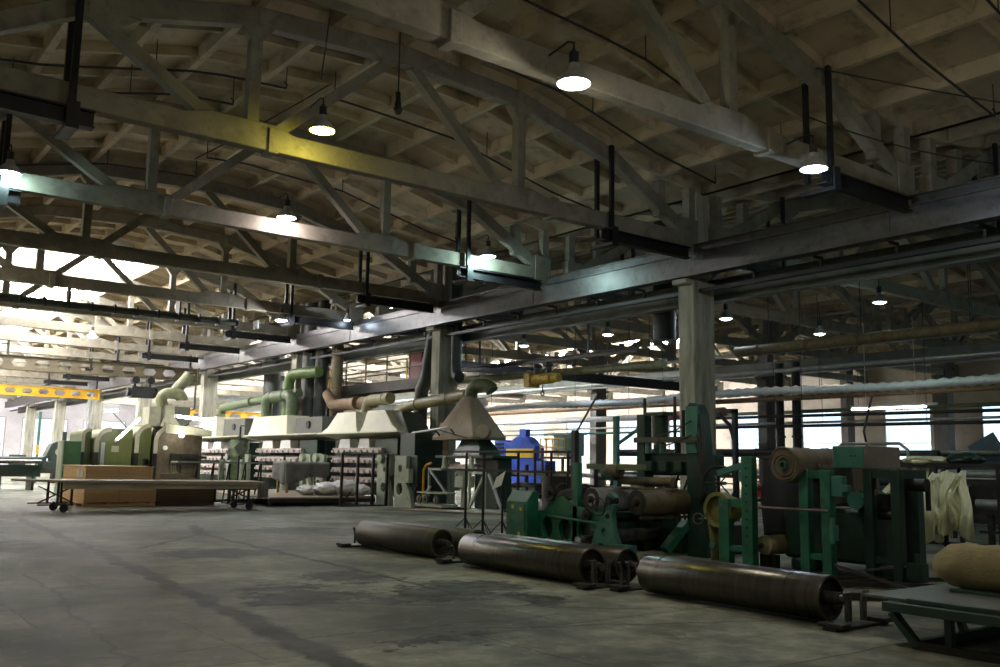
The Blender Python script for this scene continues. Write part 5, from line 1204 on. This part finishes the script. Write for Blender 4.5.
# ---------------------------------------------------------------- arched olive presses
def arched(label, x0, x1, y0, y1, z1, m, edge=.18, r=.8, gap=True):
    t = thing('arched_press', label, 'press', ((x0 + x1) / 2, y0, 0), 'arched olive presses')
    def prof(a, b_, rr, zt): return [(a, 0), (b_, 0), (b_, zt)] + [(a + rr + rr * math.cos(math.radians(d)), zt - rr + rr * math.sin(math.radians(d))) for d in range(90, 181, 12)]
    mb = MB(); mb.plate('y', y0, y1, prof(x0, x1, r, z1), []); mb.build('press_casing', m, t, bevel=.02)
    o = prof(x0 - .04, x0 + edge, r, z1 + .04)
    out = arc(x0 + r, z1 - r, r + .05, 90, 180, 10); inn = arc(x0 + r, z1 - r, r - edge, 180, 90, 10)
    mb = MB(); mb.plate('y', y0 - .06, y0, out + [(x0 - .05, 1.7), (x0 + edge, 1.7)] + inn, []); mb.build('edge_strip', M['olivel'], t)
    if gap:
        mb = MB(); mb.box(x0 - .05, x0 + edge, y0 - .05, y0, 0, 1.7); mb.build('edge_guard', M['black'], t)
    return t
arched('dark olive arched press casing at the far left of the presses', 10.13, 10.5, 42.3, 44.5, 2.68, M['olived'], .1, .3)
a = arched('bright olive arched press with a small pale window plate', 10.6, 12.1, 42, 44.5, 2.72, M['olive'], .13, .6)
mb = MB(); mb.box(11.25, 11.55, 41.96, 42.0, 1.72, 1.98); mb.build('window_plate', M['olivel'], a)
mb = MB(); mb.box(11.0, 12.0, 41.97, 42.0, .7, 2.12); mb.build('door', M['olive'], a)
mb = MB(); mb.box(10.82, 10.98, 41.95, 42.0, .6, 2.12); mb.build('edge_plate', M['galv'], a)
a = arched('olive arched press leaf with a pale rounded edge, third of the presses', 12.25, 12.9, 42, 44.3, 2.95, M['olive'], .13, .6)
mb = MB(); mb.cyl((12.75, 41.9, 1.3), (12.75, 42, 1.3), .1, 14); mb.box(12.6, 12.8, 41.9, 42, 1.1, 1.45); mb.build('lock', M['dark'], a)
a = arched('brown grimy arched press under the slanting light tube housing', 13.0, 15.1, 41.8, 44.5, 2.9, M['brownp'], .12, .7)
mb = MB(); mb.box(13.7, 14.9, 41.6, 41.8, 1.2, 1.7); mb.box(14.2, 15.2, 41.4, 41.8, 1.5, 1.62); mb.build('platen', M['dark'], a)
mb = MB(); mb.cyl((13.45, 41.72, 1.95), (13.45, 41.8, 1.95), .1, 16); mb.build('gauge', M['white'], a)
mb = MB()
for k in range(3): mb.tube([(14.0 + .1 * k, 41.7, 1.6), (13.7 + .08 * k, 41.6, 1.35), (13.75 + .1 * k, 41.65, .95), (14 + .1 * k, 41.7, .75)], .02, 6)
mb.build('hose', M['ducto'], a)
mb = MB(); mb.loft([[(13.4, 41.5, 2.6), (15.3, 41.2, 2.5), (15.3, 43.5, 2.5), (13.4, 43.5, 2.6)], [(13.4, 41.5, 3.0), (15.3, 41.2, 2.75), (15.3, 43.5, 3.0), (13.4, 43.5, 3.4)]]); mb.build('canopy', M['olivel'], a)
t = thing('press_stack', 'grey-green ducted hood box with a sloping skirt over the brown press', 'hood', (13.7, 42.5, 2.9))
mb = MB(); mb.loft([[(13.25, 42.0, 2.9), (14.4, 42.0, 2.6), (14.4, 43.4, 2.6), (13.25, 43.4, 2.9)], [(13.45, 42.1, 3.3), (13.9, 42.1, 3.3), (13.9, 43.2, 3.3), (13.45, 43.2, 3.3)], [(13.5, 42.1, 3.85), (13.85, 42.1, 3.85), (13.85, 43.2, 3.85), (13.5, 43.2, 3.85)]]); mb.box(12.8, 13.3, 42.2, 43.2, 2.9, 3.75); mb.build('hood_box', M['olivel'], t, smooth=20)
mb = MB(); mb.box(13.86, 14.6, 42.2, 43.4, 3.0, 3.8); mb.build('side_plate', M['hooddark'], t)
duct('curved olive duct horn rising over the arched presses', [(13.5, 42.6, 3.8)] + elbow((13.4, 42.6, 3.9), (13.4, 42.6, 4.35), (14.0, 42.5, 4.45), .3) + elbow((13.9, 42.5, 4.4), (14.3, 42.5, 4.4), (14.3, 42.5, 3.6), .3), .25, M['ductm'])
duct('short olive duct horn slanting up behind the curved horn', [(14.0, 42.9, 4.3), (14.25, 43.0, 4.7), (14.75, 43.0, 5.3)], .26, M['ductm'])
def ftube(p, q, label, s=1.0, r=.05):
    t = thing('fluorescent_tube', label, 'tube light', tuple(p), 'fluorescent work lights')
    mb = MB(); mb.cyl(p, q, r, 12); mb.build('tube', M['tube'], t)
    d = (V(q) - V(p)).normalized()
    for c in (V(p) - d * .06, V(q) - d * .02):
        mb = MB(); mb.cyl(c, c + d * .08, r * 1.25, 12); mb.build('end_cap', M['white'], t)
    mb = MB(); a = V(p).lerp(V(q), .5); mb.bar(a + V((0, .06, 0)), (a.x, 42.3, min(a.z, 2.8)), .03, .03); mb.build('support_arm', M['black'], t)
ftube((11.1, 40.8, 2.2), (12.05, 41.0, 3.15), 'slanting bright tube light over the olive press', r=.05)
ftube((13.55, 40.9, 3.32), (15.1, 40.9, 3.2), 'level bright tube light above the brown press', r=.06)
ftube((11.6, 44.8, 3.6), (12.2, 44.8, 3.62), 'short tube light farther back left of the olive duct horns', r=.05)
t = thing('work_lamp', 'round bright work lamp glaring on the brown press', 'lamp', (13.95, 41.0, 2.5))
mb = MB(); mb.blob((13.95, 41.2, 2.52), (.11, .11, .11), None, 16, 10); mb.build('bulb', emit('work_lamp_glow', (1, .95, .8), 50), t)
mb = MB(); mb.cyl((13.95, 41.25, 2.55), (13.95, 41.8, 2.7), .03, 8); mb.build('arm', M['black'], t)
t = thing('green_cabinet', 'plain dark green cabinet left of the arched presses', 'cabinet', (9.75, 42.2, 0))
mb = MB(); mb.box(9.36, 10.05, 42.0, 42.8, 0, 2.15); mb.build('cabinet_body', M['greenm'], t, bevel=.02)
mb = MB(); mb.box(9.3, 9.36, 41.98, 42.8, 0, 2.15); mb.build('edge_plate', M['pale'], t)
# ---------------------------------------------------------------- far left background
t = thing('lathe', 'dark green lathe-like machine far left behind the wheeled table', 'machine', (12.3, 58, 0))
mb = MB(); mb.plate('y', 57.6, 58.4, [(11.6, .8), (13.2, .8), (13.1, 2.3), (12.6, 2.4), (12.2, 2.2), (11.9, 1.5), (11.6, 1.4)], [circ(12.6, 1.75, .2, 14), circ(12.1, 1.3, .12, 12)]); mb.build('headstock', M['greenk'], t, bevel=.03)
mb = MB(); mb.box(8.8, 13.4, 57.5, 58.5, .55, .85); mb.box(9.0, 9.5, 57.6, 58.4, 0, .55); mb.box(12.4, 13.2, 57.6, 58.4, 0, .55); mb.build('bed', M['dark'], t)
mb = MB(); mb.cyl((9.0, 57.4, 1.35), (11.7, 57.4, 1.35), .1, 12); mb.box(10.2, 10.9, 57.4, 58.3, .85, 1.55); mb.build('carriage', M['greenk'], t)
mb = MB(); mb.cyl((12.9, 57.9, 2.4), (12.9, 57.9, 2.9), .12, 12); mb.build('motor', M['greenk'], t)
t = thing('long_conveyor', 'long dark conveyor bed at the far left edge', 'conveyor', (8, 46, 0))
mb = MB(); mb.box(2, 9.2, 45.2, 46.6, .85, 1.0); mb.build('bed', M['dark'], t)
mb = MB(); mb.box(2, 9.2, 45.15, 45.2, .6, 1.1); mb.build('side_rail', M['greenk'], t)
for k in range(6):
    mb = MB(); mb.box(2.4 + 1.3 * k, 2.5 + 1.3 * k, 45.3, 46.5, 0, .85); mb.build('leg', M['dark'], t)
mb = MB(); mb.cyl((3, 45.1, 1.25), (9.2, 45.1, 1.25), .09, 12); mb.build('top_roller', M['iron'], t)
t = thing('tall_post', 'slim teal pole with a yellow lower end at the far left', 'pole', (11.4, 58, 0))
mb = MB(); mb.cyl((11.4, 57.2, 0), (11.4, 57.2, 3.95), .07, 10); mb.build('pole', M['teal'], t)
mb = MB(); mb.cyl((11.4, 57.2, 1.55), (11.4, 57.2, 2.1), .08, 10); mb.build('yellow_band', M['yellow'], t)
t = thing('crane_support_post', 'blue-grey tubular post under the end of the yellow girder', 'post', (17.2, 70.5, 0))
mb = MB(); mb.cyl((17.2, 70.5, 0), (17.2, 70.5, 5.6), .16, 14); mb.build('post', M['galv'], t)
t = thing('dark_cabinet', 'grey cabinet at the far left edge beyond the conveyor', 'cabinet', (9.3, 60, 0))
mb = MB(); mb.box(8.4, 10.0, 60, 61, 0, 2.2); mb.build('cabinet_body', M['hooddark'], t, bevel=.02)
mb = MB(); mb.box(8.5, 9.15, 59.97, 60, .1, 2.1); mb.box(9.25, 9.9, 59.97, 60, .1, 2.1); mb.build('door', M['hooddark'], t)

# ---------------------------------------------------------------- middle bay behind the machines
t = thing('blue_press', 'bright blue machine with yellow panels in the middle bay', 'machine', (30.3, 38, 0))
mb = MB(); mb.plate('x', 30, 30.6, [(36.3, .5), (38.75, .5), (38.75, 2.65)] + [(37.5 + 1.05 * math.cos(math.radians(d)), 2.0 + .95 * math.sin(math.radians(d))) for d in range(35, 146, 10)] + [(36.3, 2.45)], []); mb.build('machine_body', M['blue'], t, bevel=.04)
mb = MB(); mb.box(30.05, 30.7, 38.75, 39.75, .5, 2.75); mb.build('side_unit', M['blue'], t, bevel=.03)
mb = MB(); mb.box(29.96, 30, 36.4, 38.6, 1.85, 2.3); mb.build('yellow_panel', M['signy'], t)
mb = MB(); mb.box(29.99, 30.04, 39.0, 39.45, 1.35, 1.95); mb.build('yellow_panel', M['signy'], t)
for z in (2.1, 2.35, 2.55):
    mb = MB(); mb.box(30.03, 30.05, 38.9, 39.6, z - .06, z + .04); mb.build('vent_slot', M['black'], t)
mb = MB(); mb.box(30.2, 30.5, 37.3, 37.8, 2.9, 3.3); mb.build('top_unit', M['blue'], t)
mb = MB(); mb.box(30.1, 30.6, 36.5, 39.5, 0, .5); mb.build('plinth', M['dark'], t)
mb = MB(); mb.box(29.9, 30.5, 35.3, 36.25, .6, 1.7); mb.build('feed_unit', M['blue'], t)
t = thing('pale_blue_machine', 'pale blue-green cabin machine with a yellow railing', 'machine', (30.6, 34, 0))
mb = MB(); mb.box(30, 30.5, 33.2, 34.9, 1.95, 2.95); mb.box(30.1, 30.45, 33.3, 34.0, 0, 1.95); mb.build('machine_body', M['skyblue'], t, bevel=.03)
mb = MB(); mb.box(29.9, 30.6, 33.1, 35.2, 2.95, 3.05); mb.build('roof_plate', M['skyblue'], t)
mb = MB(); mb.box(29.95, 30, 33.3, 34.1, 2.1, 2.8); mb.build('door', M['teal'], t)
mb = MB()
for k in range(5): mb.cyl((29.6, 33.6 + .45 * k, 1.9), (29.6, 33.6 + .45 * k, 2.75), .035, 8)
for z in (2.35, 2.75): mb.cyl((29.6, 33.6, z), (29.6, 35.4, z), .035, 8)
mb.build('railing', M['yellow'], t)
mb = MB(); mb.box(29.5, 30.4, 33.6, 35.4, 1.8, 1.9); mb.build('walkway', M['dark'], t)
for y in (33.8, 35.3):
    mb = MB(); mb.box(29.6, 29.7, y - .05, y + .05, 0, 1.8); mb.build('leg', M['dark'], t)
t = thing('dark_tank', 'dark cylindrical drum behind the barrier', 'drum', (17.4, 19.9, 0))
mb = MB(); mb.cyl((17.6, 20.1, 0), (17.6, 20.1, 1.15), .55, 26); mb.build('drum_body', M['dark'], t)
mb = MB(); mb.ring((17.6, 20.1, 1.12), (17.6, 20.1, 1.18), .58, .5, 26); mb.ring((17.6, 20.1, .5), (17.6, 20.1, .55), .58, .54, 26); mb.build('hoop', M['dark'], t)
# rack of steel tubes and bars behind the machines
t = thing('bar_rack', 'steel rack stacked with pipes and bars left of the tall concrete column', 'rack', (22, 24, 0))
for y in (20.5, 23.0, 25.5, 28.0):
    for x in (21.6, 22.7):
        mb = MB(); mb.box(x, x + .1, y - .05, y + .05, 0, 1.5); mb.build('upright', M['dark'], t)
    mb = MB()
    for z in (.3, .7, 1.1): mb.box(21.6, 22.8, y - .04, y + .04, z - .05, z)
    mb.build('arm', M['dark'], t)
rnd = random.Random(3); kk = 0
for z in (.3, .7, 1.1):
    x = 21.78
    while x < 22.66:
        r = rnd.choice((.03, .05, .07)); kk += 1
        y0 = 19.7 + rnd.uniform(-.3, .4); y1 = 28.2 + rnd.uniform(-1.2, .6)
        mb = MB(); mb.cyl((x + r, y0, z + r), (x + r, y1, z + r), r, 10)
        tag(mb.build('stored_pipe', rnd.choice([M['iron'], M['galv'], M['pink'], M['dark']]), at=(x, 24, z)), 'stored steel pipe', 'pipe', 'pipes on the bar rack')
        x += 2 * r + .02
for z, nm in ((.3, 'lowest'), (.7, 'middle'), (1.1, 'top')):
    lst = sorted([o for o in bpy.data.objects if o.name.startswith('stored_pipe') and abs(o.location.z - z) < .01], key=lambda o: o.location.x)
    for i, o in enumerate(lst): o['label'] = 'steel pipe on the %s tier of the bar rack, %s from the machine side' % (nm, ORD[i])
# dark post with bracing and a teal stanchion left of the tall column
t = thing('braced_post', 'dark post with a diagonal brace between the barrier and the tall column', 'post', (17.2, 16.8, 0))
mb = MB(); mb.box(17.1, 17.25, 19.0, 19.15, 0, 2.45); mb.build('post', M['dark'], t)
mb = MB(); mb.bar((17.2, 19.05, 2.4), (17.2, 18.2, 3.4), .04, .04); mb.build('brace', M['dark'], t)
mb = MB(); mb.box(17.0, 17.35, 18.9, 19.25, 0, .03); mb.build('foot_plate', M['dark'], t)
t = thing('teal_frame', 'teal and dark green steel frame with a diagonal brace left of the tall concrete column', 'frame', (24, 20, 0))
mb = MB(); mb.box(24, 24.15, 24.4, 24.6, 0, 3.3); mb.build('post', M['teal'], t)
mb = MB(); mb.box(24, 24.15, 22.4, 22.6, 0, 3.3); mb.build('post', M['greend'], t)
mb = MB(); mb.bar((24.05, 24.4, 2.3), (24.05, 22.6, 3.2), .1, .1); mb.build('brace', M['teal'], t); mb = MB(); mb.bar((24.05, 24.4, 1.2), (24.05, 22.6, 1.2), .1, .1); mb.build('brace', M['teal'], t)
# right-hand background machinery
t = thing('lattice_frame', 'dark curved-braced frame just right of the tall concrete column', 'frame', (22, 18, 0))
mb = MB(); mb.box(22, 22.15, 17.5, 17.62, 0, 3.2); mb.build('post', M['black'], t)
mb = MB(); mb.box(22, 22.15, 18.5, 18.62, 0, 3.2); mb.build('post', M['black'], t)
mb = MB(); mb.box(22, 22.15, 17.5, 18.62, 3.1, 3.22); mb.tube([(22.07, 17.56, 2.2), (22.07, 17.75, 2.75), (22.07, 18.2, 3.12)], .06, 8); mb.build('curved_brace', M['black'], t)
for k, y in enumerate((26.1, 25.2)):
    t = thing('standing_pipe', 'dark standing pipe beside the dark far column, %s' % ('left one' if k == 0 else 'right one'), 'pipe', (36, y, 0))
    mb = MB(); mb.cyl((36, y, 0), (36, y, 6.3), .2, 14); mb.build('pipe_run', M['black'], t)
    mb = MB(); mb.cyl((36, y, 2.9), (36, y, 3.0), .25, 14); mb.build('flange', M['dark'], t)
def bench_machine(label, x, y0, y1, z, m, top=True):
    t = thing('conveyor_bench', label, 'conveyor', (x, (y0 + y1) / 2, 0), 'machine benches in the middle bay')
    mb = MB(); mb.box(x, x + 1.0, y0, y1, z - .12, z); mb.build('bed', m, t)
    for k in range(4):
        y = y0 + .2 + (y1 - y0 - .4) * k / 3
        mb = MB(); mb.box(x + .05, x + .15, y - .05, y + .05, 0, z - .12); mb.build('leg', M['dark'], t)
    mb = MB(); mb.cyl((x - .05, y0, z + .12), (x - .05, y1, z + .12), .09, 14); mb.build('roller', M['galv'], t)
    mb = MB(); mb.box(x, x + .06, y0, y1, z * .35, z * .42); mb.build('lower_rail', M['dark'], t)
    return t
bench_machine('long dark bench with a silver roller right of the hanging sheets', 21.5, 5, 11.2, 1.35, M['dark'])
bench_machine('lower long dark bench at the right edge behind the tan sack', 19.9, 4, 9.6, .75, M['dark'])
bench_machine('pale topped bench far back in the middle bay beneath the windows', 28.4, 8, 17, 1.2, M['iron'])
bench_machine('dark bench behind the unwinding stands near the windows', 25, 18, 26, 1.3, M['dark'])
t = thing('blue_panel_machine', 'slate-blue flat-topped machine at the right edge below the windows', 'machine', (27, 12, 0))
mb = MB(); mb.box(26.5, 28, 9.0, 13.2, 1.45, 2.0); mb.build('top_housing', M['slate'], t, bevel=.03)
mb = MB(); mb.box(26.6, 27.9, 9.2, 13.0, .1, 1.45); mb.build('machine_body', M['dark'], t, bevel=.02)
mb = MB(); mb.box(26.44, 26.5, 9.0, 13.2, 1.22, 1.42); mb.build('pale_rail', M['white'], t)
mb = MB(); mb.bar((26.6, 12.9, 2.0), (26.6, 12.2, 2.4), .06, .5); mb.build('tilted_panel', M['slate'], t)
t = thing('dark_cabinet', 'dark upright cabinet left of the slate-blue machine', 'cabinet', (26, 14, 0))
mb = MB(); mb.box(25.8, 26.8, 13.5, 14.4, 0, 2.1); mb.build('cabinet_body', M['dark'], t, bevel=.02)
mb = MB(); mb.box(25.77, 25.8, 13.55, 14.35, .15, 2.0); mb.build('door', M['dark'], t)
t = thing('green_pump', 'small dark teal drum machine behind the fabric stands, near the grey control box', 'machine', (19.0, 11.5, 0))
mb = MB(); mb.cyl((19, 10.7, 1.45), (19, 12.0, 1.45), .3, 20); mb.build('drum', M['slate'], t)
mb = MB(); mb.box(18.7, 19.4, 10.8, 11.9, 0, 1.2); mb.build('base', M['dark'], t, bevel=.02)
t = thing('thin_pole_frame', 'thin grey pipe arch standing behind the hanging sheets', 'pipe frame', (21, 12, 0))
mb = MB(); mb.tube([(21, 13.6, 0), (21, 13.6, 2.0), (21, 13.4, 2.15), (21, 11.9, 2.15), (21, 11.7, 2.0), (21, 11.7, 0)], .04, 8); mb.build('pipe', M['galv'], t)
t = thing('fluorescent_tube', 'long tube light hung in front of the right windows', 'tube light', (33, 22, 3.9), 'fluorescent work lights')
mb = MB(); mb.cyl((33, 20.6, 3.85), (33, 17.6, 3.85), .035, 10); mb.build('tube', M['tube'], t)
mb = MB(); mb.box(32.92, 33.08, 17.2, 20.6, 3.9, 3.98); mb.cyl((33, 18, 3.98), (33, 18, 7.2), .01, 6); mb.cyl((33, 20, 3.98), (33, 20, 7.2), .01, 6); mb.build('holder', M['white'], t)
t = thing('bent_pole', 'thin dark bent pole rising in front of the right windows', 'pole', (22, 14, 0))
mb = MB(); mb.tube([(22, 13.25, 0), (22, 13.3, 1.9), (22, 13.42, 2.5), (22, 13.15, 3.4)], .03, 8); mb.build('pole', M['dark'], t)
# extra machines scattered far back so the distance reads as a busy shop
far = [(22.5, 40, 2.0, 1.4, 'teal'), (26, 46, 2.6, 1.8, 'pale'), (29.5, 44, 1.5, 1.6, 'hooddark'), (24, 52, 3, 2.2, 'greend'), (33, 50, 2, 1.8, 'skyblue'), (22.3, 60, 2, 1.7, 'olive'), (30, 60, 3, 1.9, 'galv'), (44, 42, 3, 1.6, 'dark'), (46, 30, 2.5, 1.5, 'greend'), (44, 54, 2.5, 2.0, 'pale'), (35, 74, 3, 2, 'galv'), (24, 74, 2.4, 1.8, 'dark'), (42, 24, 3, 1.4, 'dark')]
loc = ['nearest the blue machine at left', 'pale green behind the bar rack', 'grey-green beside the blue machine', 'large dark green far along the middle bay', 'sky blue beyond the pale blue machine', 'olive beyond the column row', 'silver grey far down the middle bay', 'black-brown in the window bay', 'dark green close under the right windows', 'pale green far in the window bay', 'silver grey at the far end of the middle bay', 'black-brown at the far end by the columns', 'black-brown low under the right-most windows']
for k, (x, y, L, h, m) in enumerate(far):
    t = thing('shop_machine', 'distant shop machine, ' + loc[k], 'machine', (x, y, 0), 'distant machines')
    mb = MB(); mb.box(x, x + 1.2, y - L / 2, y + L / 2, 0, h * .6); mb.build('machine_base', M[m], t, bevel=.03)
    mb = MB(); mb.loft([[(x + .1, y - L * .45, h * .6), (x + 1.1, y - L * .45, h * .6), (x + 1.1, y + L * .1, h * .6), (x + .1, y + L * .1, h * .6)], [(x + .25, y - L * .35, h), (x + 1.0, y - L * .35, h), (x + 1.0, y, h), (x + .25, y, h)]]); mb.build('machine_head', M[m], t, bevel=.03)
    mb = MB(); mb.cyl((x + .3, y + L * .12, h * .75), (x + .3, y + L * .46, h * .75), .13, 14); mb.build('machine_roll', M['iron'], t)

# ---------------------------------------------------------------- camera, world and view
w = bpy.data.worlds.new('hall_world'); SC.world = w; w.use_nodes = True
w.node_tree.nodes['Background'].inputs[0].default_value = (.75, .85, 1, 1); w.node_tree.nodes['Background'].inputs[1].default_value = .6
cam = bpy.data.cameras.new('camera'); co = bpy.data.objects.new('camera', cam); COL.objects.link(co)
yaw, pitch, roll = .651368, .1390135, .01775897
Fv = V((math.sin(yaw) * math.cos(pitch), math.cos(yaw) * math.cos(pitch), math.sin(pitch)))
r0 = V((math.cos(yaw), -math.sin(yaw), 0)); u0 = r0.cross(Fv)
Rt = r0 * math.cos(roll) + u0 * math.sin(roll); Up = -r0 * math.sin(roll) + u0 * math.cos(roll)
m4 = Matrix(((Rt.x, Up.x, -Fv.x, 0), (Rt.y, Up.y, -Fv.y, 0), (Rt.z, Up.z, -Fv.z, 1.5), (0, 0, 0, 1)))
co.matrix_world = m4
cam.sensor_fit = 'HORIZONTAL'; cam.sensor_width = 36; cam.lens = 933.66 / 1000 * 36; cam.clip_start = .05; cam.clip_end = 300
SC.camera = co
vs = SC.view_settings
vs.view_transform = 'Standard'; vs.look = 'None'; vs.gamma = 1; vs.use_curve_mapping = False; vs.exposure = EXPOSURE
cy = SC.cycles
cy.use_denoising = True; cy.max_bounces = 7; cy.diffuse_bounces = 4; cy.glossy_bounces = 3; cy.transmission_bounces = 3
cy.sample_clamp_indirect = 6; cy.caustics_reflective = False; cy.caustics_refractive = False; cy.use_light_tree = True
cy.use_adaptive_sampling = True; cy.adaptive_threshold = .02
